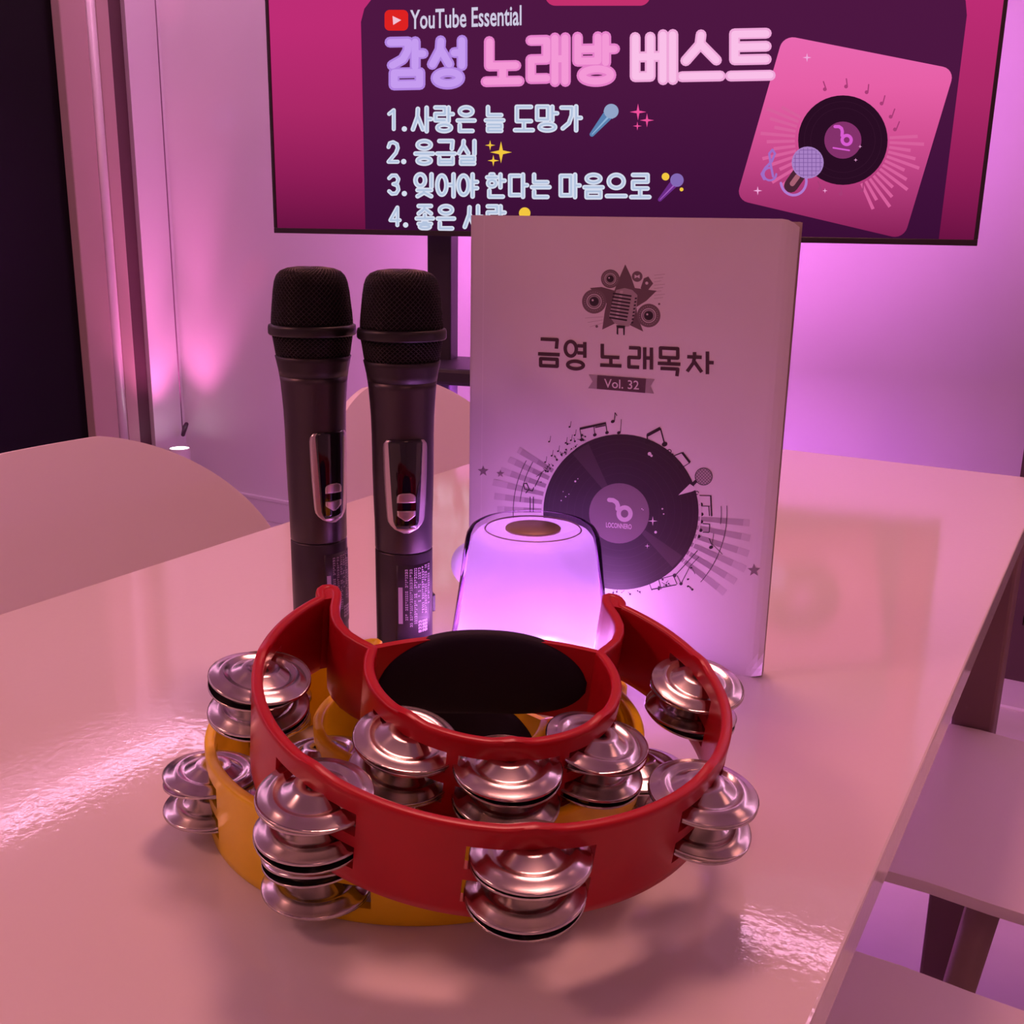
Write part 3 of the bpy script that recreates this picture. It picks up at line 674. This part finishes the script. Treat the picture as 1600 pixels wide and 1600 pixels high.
B.ring('ink', 1046, 705, 2.2, 3.4, 14); B.disc('ink', 1050, 711, 2.8, 10); B.stroke('ink', [(1051, 713), (1066, 707)], 1.5); B.stroke('ink', [(1066, 707), (1078, 722.5)], 3.6, caps=False); B.stroke('ink', [(1078, 723), (1065, 731)], 1.2); B.disc('ink', 1063, 730, 3.2, 10)
B.disc('mesh', 1099.5, 744.5, 13.6, 28); B.ring('ink', 1099.5, 744.5, 12.8, 13.9, 28)
for k in range(-3, 4):
    h = math.sqrt(12.6 ** 2 - (k * 3.6) ** 2)
    for sgn in (1, -1):
        c, s_ = math.cos(.78 * sgn), math.sin(.78 * sgn); B.stroke('ink', [(1099.5 + k * 3.6 * c - h * s_, 744.5 + k * 3.6 * s_ + h * c), (1099.5 + k * 3.6 * c + h * s_, 744.5 + k * 3.6 * s_ - h * c)], .55, caps=False)
B.poly('ink', [(1090, 753), (1083, 760), (1078, 757), (1087, 749)])
B.ring('ink', 1089, 770, 2, 3.2, 12); B.stroke('ink', [(1092, 774), (1111, 774.5)], 1.4, caps=False); B.stroke('ink', [(1110.5, 774), (1112, 806.5)], 2.2, caps=False); B.stroke('ink', [(1096, 790.5), (1109, 791)], 1.1, caps=False); B.stroke('ink', [(1107.5, 791), (1108.5, 806)], 1.4, caps=False)
for x, y in ((1095.5, 788), (1096.5, 803.5), (1096, 815), (1095, 828.5), (1092, 838)): B.disc('ink', x, y, 2.8, 10)
B.stroke('ink', [(1098, 818), (1109, 819), (1108, 832), (1098, 831.5)], 1.3, caps=False); note(1111, 855, -3, -14, 3.4, 1.2, False); B.stroke('ink', [(1115, 833), (1113, 850), (1129, 866)], .8)
for x, y, dx, dy in ((1080, 887, 6, 10), (1075, 916, 7, 7), (1082, 921, -5, -5), (1075, 905, 2, -1)): note(x, y, dx, dy, 1.9, .8, False)
B.stroke('ink', [(1018, 921), (1057, 913.5)], 1.6, caps=False); B.stroke('ink', [(1018, 921), (1014, 909), (1052, 899), (1058, 913)], 1.1, caps=False); B.stroke('ink', [(1033, 919), (1029, 905)], 1, caps=False)
B.stroke('ink', [(1058, 899), (1064, 912), (1078, 885), (1092, 870)], 1.0, caps=False); B.stroke('ink', [(1056, 898), (1076, 876), (1090, 860)], 1.3, caps=False); B.disc('ink', 1064, 912, 2.6, 8); B.disc('ink', 1054, 899, 3, 8)
random.seed(3)
for k in range(46):                                   # crowded small notes on both sides
    a = random.uniform(.95, 1.95) if k < 22 else random.uniform(PI + .35, PI + 1.15)
    r = random.uniform(124, 136); x, y = RC.x + r * math.cos(a), RC.y + r * math.sin(a)
    B.disc('ink', x, y, random.uniform(.8, 1.9), 7); B.stroke('ink', [(x, y), (x + random.uniform(-6, 6), y + random.uniform(-7, 4))], .7, caps=False)
for x, y in ((892, 688), (884, 692), (898, 680), (890, 667), (858, 690), (872, 705), (862, 712), (852, 722)): note(x, y, 2.5, -9, 1.6, .7, False)
B.stroke('ink', [(822, 770), (827, 764), (823, 755), (818, 756), (820, 764), (832, 767), (834, 762)], 1.6); B.stroke('ink', [(836, 760), (847, 738)], 1.4, caps=False); B.stroke('ink', [(838, 745), (852, 734)], .8, caps=False)
for x in (828.5, 833.5): B.stroke('ink', [(x, 776), (x, 800)], 1.4, caps=False)
pm = lambda n, c, r=.45: mat('print_' + n, c, r)
for ly, nm, m in (('crease', 'crease', pm('crease', (.88, .85, .86))), ('hair', 'emblem_lines', pm('hair', (.42, .36, .37))), ('star', 'emblem_star', pm('grey', (.16, .11, .12))), ('speaker', 'emblem_speaker', pm('grey2', (.19, .14, .15))), ('micbody', 'emblem_microphone', pm('lgrey', (.44, .38, .39))), ('micshine', 'emblem_shine', pm('lg2', (.62, .56, .57))),
                  ('ray1', 'record_rays', pm('ray1', (.40, .34, .37))), ('ray2', 'record_rays', pm('ray2', (.52, .47, .49))), ('ray3', 'record_rays', pm('ray3', (.66, .62, .63))), ('staric', 'cover_star', pm('staric', (.27, .22, .24))),
                  ('record', 'record_print', pm('record', (.035, .022, .035), .35)), ('groove', 'record_grooves', pm('groove', (.055, .038, .055), .35)), ('wedge', 'record_sheen', pm('wedge', (.07, .05, .065), .35)),
                  ('reclabel', 'label_print', pm('rl', (.20, .15, .18))), ('logo', 'label_logo', pm('logo', (.66, .60, .64))), ('mesh', 'note_racket', pm('mesh', (.5, .44, .46))), ('ribbon', 'banner_ribbon', pm('rib', (.40, .34, .36))), ('banner', 'volume_banner', pm('ban', (.11, .06, .08))), ('title', 'cover_title', pm('title', (.075, .035, .05))),
                  ('ink', 'note_print', pm('ink', (.03, .018, .028))), ('light', 'light_print', pm('light', (.78, .74, .75)))):
    B.build(nm, ly, m, fc, ly in SPLIT, ly in STUFF)

# ================================================================== LAMP
LP = V((-.2952, .5345, TOP))
lamp = thing('table_lamp', 'glowing lilac lamp with a bronze round button on top, before the songbook', 'lamp', LP)
def bead(prof):  # outer profile helper
    return prof
M_GLASS = bpy.data.materials.new('clear_shell'); M_GLASS.use_nodes = True; nt = M_GLASS.node_tree; nt.nodes.clear()
o_ = nt.nodes.new('ShaderNodeOutputMaterial'); mx = nt.nodes.new('ShaderNodeMixShader'); tr = nt.nodes.new('ShaderNodeBsdfTransparent'); gl = nt.nodes.new('ShaderNodeBsdfGlossy'); lw = nt.nodes.new('ShaderNodeLayerWeight')
tr.inputs[0].default_value = (.97, .93, .98, 1); gl.inputs['Roughness'].default_value = .04; gl.inputs[0].default_value = (.75, .65, .8, 1); lw.inputs[0].default_value = .06
nt.links.new(lw.outputs['Fresnel'], mx.inputs[0]); nt.links.new(tr.outputs[0], mx.inputs[1]); nt.links.new(gl.outputs[0], mx.inputs[2]); nt.links.new(mx.outputs[0], o_.inputs[0])
M_DIFF = bpy.data.materials.new('frosted_diffuser'); M_DIFF.use_nodes = True; nt = M_DIFF.node_tree; nt.nodes.clear()
o_ = nt.nodes.new('ShaderNodeOutputMaterial'); ad = nt.nodes.new('ShaderNodeAddShader'); tl = nt.nodes.new('ShaderNodeBsdfTranslucent'); em = nt.nodes.new('ShaderNodeEmission')
tl.inputs[0].default_value = (.19, .155, .20, 1); em.inputs[0].default_value = (.62, .24, 1.0, 1); em.inputs[1].default_value = .26
tq = nt.nodes.new('ShaderNodeBsdfTransparent'); mq = nt.nodes.new('ShaderNodeMixShader'); mq.inputs[0].default_value = .28; tq.inputs[0].default_value = (.98, .9, 1, 1)
nt.links.new(tl.outputs[0], mq.inputs[1]); nt.links.new(tq.outputs[0], mq.inputs[2]); nt.links.new(mq.outputs[0], ad.inputs[0]); nt.links.new(em.outputs[0], ad.inputs[1]); nt.links.new(ad.outputs[0], o_.inputs[0])
obj('base', lathe([(.050, 0), (.052, .003), (.052, .010), (.049, .012)], 56), M_WHITEP, lamp, smooth=True)
shell = [(.0515, .010), (.0497, .0264), (.0466, .0475), (.0438, .0683), (.0424, .0806), (.0412, .090), (.0400, .0955), (.0375, .0993), (.034, .1012), (.028, .102)]
obj('clear_shell', lathe(shell, 64, False, False), M_GLASS, lamp, smooth=True)
inner = [(.0480, .012), (.0460, .0264), (.0432, .0475), (.0406, .0683), (.0392, .0806), (.0380, .088), (.0366, .0930), (.034, .0962), (.030, .0975), (.024, .0980), (.0001, .0980)]
obj('diffuser', lathe(inner, 64, False, False), M_DIFF, lamp, smooth=True)
obj('top_ring', lathe([(.0285, .0982), (.0290, .0990), (.0295, .0984)], 56, False, False), mat('ring_mauve', (.35, .22, .36), .4), lamp, smooth=True)
obj('touch_button', lathe([(.0168, .0978), (.0168, .0990), (.0164, .0994), (.0002, .0994)], 48, True, False), M_BRASS, lamp, smooth=True)
for k in range(8):
    a = 2 * PI * k / 8 + .2
    l = bpy.data.lights.new('lamp_led', 'POINT'); l.energy = .17; l.color = (.84, .32, 1.0); l.shadow_soft_size = .006
    o = bpy.data.objects.new('lamp_led', l); COL.objects.link(o); o.parent = lamp; o.location = (.036 * math.cos(a), .036 * math.sin(a), .016)
bm = lathe([(.0005, -.004), (.012, -.004), (.0155, -.002), (.0165, 0), (.0155, .002), (.012, .004), (.0005, .004)], 40)
hd = obj('round_handle', bm, mat('handle_lilac_glow', (.62, .45, .75), .35, emit=(.70, .35, .95), estr=.35), lamp, smooth=True)  # lilac glow put into the handle's own material
hd.rotation_euler = (PI / 2, 0, .5); hd.location = (-.051, .017, .062)

# ================================================================== MICROPHONES
def grille(prof, n, rows, name, parent):
    # diamond wire net over a surface of revolution
    ds = [0]
    for a, b in zip(prof, prof[1:]): ds.append(ds[-1] + math.hypot(b[0] - a[0], b[1] - a[1]))
    def at(t):
        d = t * ds[-1]
        for i in range(len(ds) - 1):
            if d <= ds[i + 1] + 1e-9:
                f = (d - ds[i]) / max(1e-9, ds[i + 1] - ds[i]); return prof[i][0] + f * (prof[i + 1][0] - prof[i][0]), prof[i][1] + f * (prof[i + 1][1] - prof[i][1])
        return prof[-1]
    bm = bmesh.new(); g = []
    for j in range(rows + 1):
        r, z = at(j / rows); r = max(r, .0006)
        g.append([bm.verts.new((r * math.cos(2 * PI * (i + .5 * (j % 2)) / n), r * math.sin(2 * PI * (i + .5 * (j % 2)) / n), z)) for i in range(n)])
    for j in range(0, rows - 1):
        for i in range(n):
            l_, r_ = (i, (i + 1) % n) if j % 2 == 1 else ((i - 1) % n, i)
            try: bm.faces.new((g[j][i], g[j + 1][r_], g[j + 2][i], g[j + 1][l_]))
            except ValueError: pass
    o = obj(name, bm, M_WIRE, parent, smooth=True)
    w = o.modifiers.new('wire', 'WIREFRAME'); w.thickness = .0006; w.use_even_offset = False
    return o
def microphone(x, y, face, label):
    t = thing('microphone', label, 'microphone', (x, y, TOP), face, 'wireless microphones')
    # local -y is the side with the display
    body = [(.0176, .0785), (.0180, .0795), (.0181, .0953), (.0186, .112), (.0189, .1289), (.0190, .1503), (.0193, .1617), (.0198, .170), (.0205, .1794), (.0210, .1835)]
    obj('body', lathe(body, 64), M_MICB, t, smooth=True)
    obj('battery_cover', lathe([(.0150, 0), (.0166, .0008), (.0176, .003), (.0178, .014), (.0180, .045), (.0180, .0775), (.0174, .0783)], 64), M_MICB, t, smooth=True)
    obj('collar', lathe([(.0210, .1836), (.0216, .1877), (.0226, .1925), (.0233, .1956), (.0222, .1958)], 64), mat('mic_collar', (.035, .027, .034), .42, metal=.4), t, smooth=True)
    low = [(.0222, .1955), (.0228, .1985), (.0236, .204), (.0243, .2085)]
    obj('lower_core', lathe([(r - .0009, z) for r, z in low], 48), M_CORE, t, smooth=True)
    grille(low, 48, 10, 'lower_grille', t)
    obj('grille_ring', lathe([(.0243, .2083), (.0262, .2086), (.0268, .2094), (.0268, .2128), (.0264, .2145), (.0246, .2150)], 64), M_MICK, t, smooth=True)
    up = [(.0246, .2148), (.0245, .218), (.0240, .2235), (.0234, .2287), (.0228, .2345), (.0218, .2402), (.0205, .2438), (.0180, .2464), (.0140, .2480), (.008, .2488), (.0005, .2490)]
    obj('grille_core', lathe([(max(.0003, r - .001), z - .0008) for r, z in up], 48), M_CORE, t, smooth=True)
    grille(up, 48, 34, 'upper_grille', t)
    # wrap flat pieces round the body
    def rad(z):
        pr = [(.0178, .014), (.0180, .045), (.0180, .0785)] + body[1:]
        for (r0, z0), (r1, z1) in zip(pr, pr[1:]):
            if z <= z1: return r0 + (r1 - r0) * max(0, (z - z0) / (z1 - z0))
        return pr[-1][0]
    def wrapped(name, outline, th, m, lift=.0, nx=16, nz=24, parent=t):
        """outline(v)-> (left, right) in metres along the surface, v in z"""
        bm = bmesh.new(); g = []
        z0, z1, fn = outline
        for j in range(nz + 1):
            z = z0 + (z1 - z0) * j / nz; a, b = fn((z - z0) / (z1 - z0)); row = []
            for i in range(nx + 1):
                s = a + (b - a) * i / nx; R = rad(z) + lift; th_ = s / rad(z)
                row.append(bm.verts.new((R * math.sin(th_), -R * math.cos(th_), z)))
            g.append(row)
        for j in range(nz):
            for i in range(nx): bm.faces.new((g[j][i], g[j][i + 1], g[j + 1][i + 1], g[j + 1][i]))
        o = obj(name, bm, m, parent, smooth=True, recalc=False); s = o.modifiers.new('thick', 'SOLIDIFY'); s.thickness = th; s.offset = 1; return o
    def shield(w0, w1):
        def fn(v):
            w = w0 + (w1 - w0) * math.sin(min(1, v * 1.05) * PI / 2) ** .8
            if v < .14: w *= math.sqrt(max(.02, 1 - ((.14 - v) / .14) ** 2)) * .8 + .2 * v / .14
            if v > .95: w *= 1 - (v - .95) * 3.5
            return (-w, w)
        return fn
    wrapped('display_trim', (.0925, .1500, shield(.0105, .0138)), .0008, M_SILV, .0002)
    def panel(v):
        w = .0071 + .0032 * v ** .8
        if v < .06: w *= .75 + .25 * v / .06
        if v > .96: w *= 1 - (v - .96) * 3
        return (-w, w)
    wrapped('display_panel', (.0955, .1505, panel), .0008, M_GLOSSK, .0005)
    wrapped('up_button', (.1120, .1178, lambda v: (-.0053 * (1 if v < .5 else math.sqrt(max(.02, 1 - (2 * v - 1) ** 2)) * .7 + .3), .0053 * (1 if v < .5 else math.sqrt(max(.02, 1 - (2 * v - 1) ** 2)) * .7 + .3))), .0008, M_SILV, .0012, 8, 10)
    wrapped('down_button', (.1005, .1068, lambda v: (-.0052 * min(1, .15 + 1.6 * v), .0052 * min(1, .15 + 1.6 * v))), .0008, M_SILV, .0012, 8, 10)
    lb = wrapped('label_sticker', (.0225, .0715, lambda v: (-.0065, .0185)), .0002, M_LABEL, .0001, 20, 4)
    # the sticker's lines of small print run up the body
    bm = bmesh.new(); rnd = random.Random(11)
    def cell(s0, s1, z0, z1):
        q = []
        for s, z in ((s0, z0), (s1, z0), (s1, z1), (s0, z1)):
            R = rad(z) + .0005; q.append(bm.verts.new((R * math.sin(s / rad(z)), -R * math.cos(s / rad(z)), z)))
        bm.faces.new(q)
    for li, (s, ztop, zbot, h) in enumerate(((-.0010, .069, .036, .0016), (.0018, .069, .032, .0016), (.0046, .0695, .033, .0018), (.0072, .0695, .047, .0018), (.0098, .0700, .040, .0018), (.0122, .0705, .038, .0017), (.0150, .0705, .045, .0016))):
        z = ztop
        while z > zbot:
            w = rnd.uniform(.0007, .0014)
            k = rnd.random()
            if k < .9:
                cell(s, s + h * .3, z - w, z)
                if k < .7: cell(s + h * .7, s + h, z - w, z)
                if k < .6: cell(s + h * .3, s + h * .7, z - w * .35, z)
                else: cell(s + h * .3, s + h * .7, z - w * .7, z - w * .35)
            z -= w + .0005
    for s, h in ((.0072, .0022), (.0100, .0024), (.0126, .0016)):
        z = .0345
        while z > .0265:
            cell(s, s + h, z - .0006, z); cell(s, s + h * .35, z - .0016, z - .0006); cell(s + h * .65, s + h, z - .0016, z - .0006)
            if rnd.random() < .5: cell(s + h * .35, s + h * .65, z - .0016, z - .0011)
            z -= .0021
    cell(-.0052, -.0026, .0335, .0575)
    me = bpy.data.meshes.new('label_print'); bm.to_mesh(me); bm.free(); me.materials.append(M_LPRINT); o = bpy.data.objects.new('label_print', me); COL.objects.link(o); o.parent = lb
    sw = obj('switch', bx(-.0015, .0015, -.004, .004, -.006, .006), M_MICK, t, bevel=.001); a = math.radians(100); sw.location = (.0182 * math.sin(a), -.0182 * math.cos(a), .040); sw.rotation_euler = (0, 0, a - PI / 2)
    return t
def facing(x, y, extra): # turn so local -y looks at the camera, plus extra
    d = V((0 - x, 0 - y, 0)); return math.atan2(d.y, d.x) + PI / 2 + math.radians(extra)
microphone(-.4351, .5014, facing(-.4351, .5014, 30), 'dark grey wireless microphone standing at the left, its display turned away rightward')
microphone(-.377, .5146, facing(-.377, .5146, 5), 'dark grey wireless microphone standing between its twin and the lamp')

# ================================================================== TAMBOURINES
R_OUT, T_H = .1045, .041
ARC_C, ARC_R = .005, .0555
def jingle_mesh():
    prof = [(.0027, .0044), (.0050, .0049), (.0076, .0052), (.0085, .0048), (.0124, .0021), (.0138, .0018), (.0152, .0025), (.0165, .0028), (.0180, .0020), (.0205, .0008), (.0218, .0006), (.0224, .0002), (.0220, -.0004)]
    th = .0004
    full = prof + [(r, z - th) for r, z in prof[::-1]]
    bm = bmesh.new(); n = 44; rings = [[bm.verts.new((r * math.cos(2 * PI * i / n), r * math.sin(2 * PI * i / n), z)) for i in range(n)] for r, z in full]
    for a, b in zip(rings, rings[1:] + rings[:1]):
        for i in range(n): bm.faces.new((a[i], a[(i + 1) % n], b[(i + 1) % n], b[i]))
    bmesh.ops.recalc_face_normals(bm, faces=bm.faces)
    me = bpy.data.meshes.new('jingle'); bm.to_mesh(me); bm.free()
    for f in me.polygons: f.use_smooth = True
    me.materials.append(M_STEEL); return me
JM = jingle_mesh()
OUT_A = [180, 131, 229, 82, 278]
IN_A = [180, 133, 227]
HORN = [(.0740, .0772), (.0775, .0768), (.0800, .0752), (.0808, .0728), (.0795, .0705), (.0750, .0694), (.0690, .0694), (.0600, .0703), (.0500, .0700), (.0415, .0680), (.0335, .0642), (.0275, .0595), (.0235, .0555), (.0205, .0530)]
def plan_path():
    """closed plan outline (centre line of the moulded wall); returns points and slot flags"""
    pts = []
    TIP = 48
    N = 240
    for k in range(N + 1):
        a = TIP + (360 - 2 * TIP) * k / N; flag = 0
        for j in OUT_A:
            if abs(a - j) < 13.2: flag = 1
        dz = max([max(0, 1 - abs(a - j) / 6) for j in OUT_A])
        pts.append(((R_OUT - .0018) * math.cos(math.radians(a)), (R_OUT - .0018) * math.sin(math.radians(a)), flag, dz))
    def scoop(sg):
        return [(x, sg * y, 0, 0) for x, y in HORN]
    low = scoop(-1)       # from the end of the outer arc (angle 312) inwards
    up = scoop(1)[::-1]
    a0 = math.degrees(math.atan2(.053, .0155)); N2 = 130; inner = []
    for k in range(1, N2):
        a = (360 - a0) + (2 * a0 - 360) * k / N2; flag = 0
        for j in IN_A:
            if abs(a - j) < 22: flag = 1
        dz = max([max(0, 1 - abs(a - j) / 9) for j in IN_A])
        inner.append((ARC_C + ARC_R * math.cos(math.radians(a)), ARC_R * math.sin(math.radians(a)), flag, dz))
    return pts + low + inner + up
def frame_mesh(path, rows, closed=True):
    """rows: (z, half thickness, slot?) - slot marks the band between this row and the next one"""
    bm = bmesh.new(); n = len(path)
    out, inn = [], []
    for i in range(n):
        p = V(path[i][:2])
        if closed: a, b = V(path[i - 1][:2]), V(path[(i + 1) % n][:2])
        else: a, b = V(path[max(0, i - 1)][:2]), V(path[min(n - 1, i + 1)][:2])
        d = (b - a).normalized(); nn = V((d.y, -d.x)); oo, ii = [], []
        for j, (z, h, s) in enumerate(rows):
            zz = z + (path[i][3] * .0012 if j >= len(rows) - 2 else 0)
            oo.append(bm.verts.new((p.x + nn.x * h, p.y + nn.y * h, zz))); ii.append(bm.verts.new((p.x - nn.x * h, p.y - nn.y * h, zz)))
        out.append(oo); inn.append(ii)
    R = len(rows) - 1; N = n if closed else n - 1
    def solid(i, j):
        if j < 0 or j >= R: return False
        if not closed and (i < 0 or i >= N): return False
        i %= N
        return not (rows[j][2] and path[i][2] and path[(i + 1) % n][2])
    def F(*v):
        try: bm.faces.new(v)
        except ValueError: pass
    for i in range(N):
        k = (i + 1) % n
        for j in range(R):
            if not solid(i, j): continue
            F(out[i][j], out[k][j], out[k][j + 1], out[i][j + 1]); F(inn[i][j], inn[i][j + 1], inn[k][j + 1], inn[k][j])
            if not solid(i, j - 1): F(out[i][j], inn[i][j], inn[k][j], out[k][j])
            if not solid(i, j + 1): F(out[i][j + 1], out[k][j + 1], inn[k][j + 1], inn[i][j + 1])
            if not solid(i - 1, j): F(out[i][j], out[i][j + 1], inn[i][j + 1], inn[i][j])
            if not solid(i + 1, j): F(out[k][j], inn[k][j], inn[k][j + 1], out[k][j + 1])
    return bm
ROWS = [(0, .0013, 0), (.0007, .0020, 0), (.0040, .0022, 0), (.0075, .0022, 1), (.0175, .0022, 0), (.0225, .0022, 1), (.0325, .0022, 0), (.0385, .0024, 0), (.0400, .0024, 0), (.0407, .0019, 0), (.0410, .0010, 0)]
def tambourine(label, M, m, seed):
    rnd = random.Random(seed)
    t = thing('tambourine', label, 'tambourine', (0, 0, 0), 0, 'half-moon tambourines')
    t.matrix_world = M; t.location, t.rotation_euler, _ = M.to_translation(), M.to_euler(), 0
    fb = frame_mesh(plan_path(), ROWS)
    for sg in (1, -1):                                   # solid moulded horn tips
        pl = [((R_OUT - .0012) * math.cos(math.radians(a)), (R_OUT - .0012) * math.sin(math.radians(a))) for a in (51.5, 50, 48)] + [(x, y) for x, y in HORN[:7]]
        lo = [fb.verts.new((x, sg * y, .001)) for x, y in pl]; hi = [fb.verts.new((x, sg * y, .0404)) for x, y in pl]
        fb.faces.new(lo); fb.faces.new(hi)
        for q in range(len(pl)): fb.faces.new((lo[q], lo[(q + 1) % len(pl)], hi[(q + 1) % len(pl)], hi[q]))
    obj('frame', fb, m, t, smooth=True, sharp=48)
    # back bar joining the two horns, and its foam sleeve
    def bar(s): return (.0215 + .0125 * (1 - (s / .053) ** 2), s)
    br = [(*bar(-.053 + .106 * k / 40), 0, 0) for k in range(41)]
    obj('back_bar', frame_mesh(br, [(.001, .0018, 0), (.012, .0017, 0), (.036, .0017, 0), (.0405, .0016, 0)], False), m, t, smooth=True, sharp=48)
    bm = bmesh.new(); rings = []; L = .0500; K = 44
    for k in range(K + 1):
        s = -L + 2 * L * k / K; e = max(.02, (1 - abs(s / L) ** 2.6)) ** .5
        cx, cy = bar(s); dx, dy = (bar(s + 1e-4)[0] - bar(s - 1e-4)[0]), 2e-4; ln = math.hypot(dx, dy); nx, ny = dy / ln, -dx / ln
        hh, tt = .0225 * e, .0022 + .0035 * e; ring = []
        for q in range(20):
            a = 2 * PI * q / 20; ca, sa = math.cos(a), math.sin(a)
            u = tt * math.copysign(abs(ca) ** .6, ca); w = hh * math.copysign(abs(sa) ** .8, sa)
            ring.append(bm.verts.new((cx + nx * u, cy + ny * u, .0208 + w)))
        rings.append(ring)
    for A, Bq in zip(rings, rings[1:]):
        for q in range(20): bm.faces.new((A[q], A[(q + 1) % 20], Bq[(q + 1) % 20], Bq[q]))
    bm.faces.new(rings[0]); bm.faces.new(rings[-1])
    obj('foam_grip', bm, M_FOAM, t, smooth=True)
    spots = [((R_OUT - .0018) * math.cos(math.radians(a)), (R_OUT - .0018) * math.sin(math.radians(a))) for a in OUT_A] + [(ARC_C + ARC_R * math.cos(math.radians(a)), ARC_R * math.sin(math.radians(a))) for a in IN_A]
    pin = None
    for (x, y) in spots:
        if pin is None: pin = obj('pin', lathe([(.0011, .002), (.0011, .039)], 10), M_PIN, t, smooth=True); pn = pin
        else: pn = pin.copy(); COL.objects.link(pn)
        pn.location = (x, y, 0)
        for zc_ in (.0125, .0275):
            tx, ty = rnd.uniform(-.10, .10), rnd.uniform(-.10, .10); dx, dy = rnd.uniform(-.0008, .0008), rnd.uniform(-.0008, .0008)
            for up in (1, -1):
                j = bpy.data.objects.new('jingle', JM); COL.objects.link(j); j.parent = t
                j.location = (x + dx, y + dy, zc_ + up * .0007); j.rotation_euler = (tx + (0 if up > 0 else PI), ty, rnd.uniform(0, 6))
    return t
def pose(c, n, ang):
    n = V(n).normalized(); u = V((0, 1, 0)).cross(n).normalized(); v = n.cross(u); a = math.radians(ang)
    ex = u * math.cos(a) + v * math.sin(a); ey = -u * math.sin(a) + v * math.cos(a)
    m = Matrix((ex, ey, n)).transposed().to_4x4(); m.translation = V(c); return m
tambourine('orange half-moon tambourine lying flat on the table under the red one', pose((-.2697, .3866, TOP), (0, 0, 1), 99), M_ORANGE, 5)
tambourine('red half-moon tambourine resting tilted on top of the orange one', pose((-.2281, .3729, .7812), (.1515, -.0645, 1), 130), M_RED, 8)
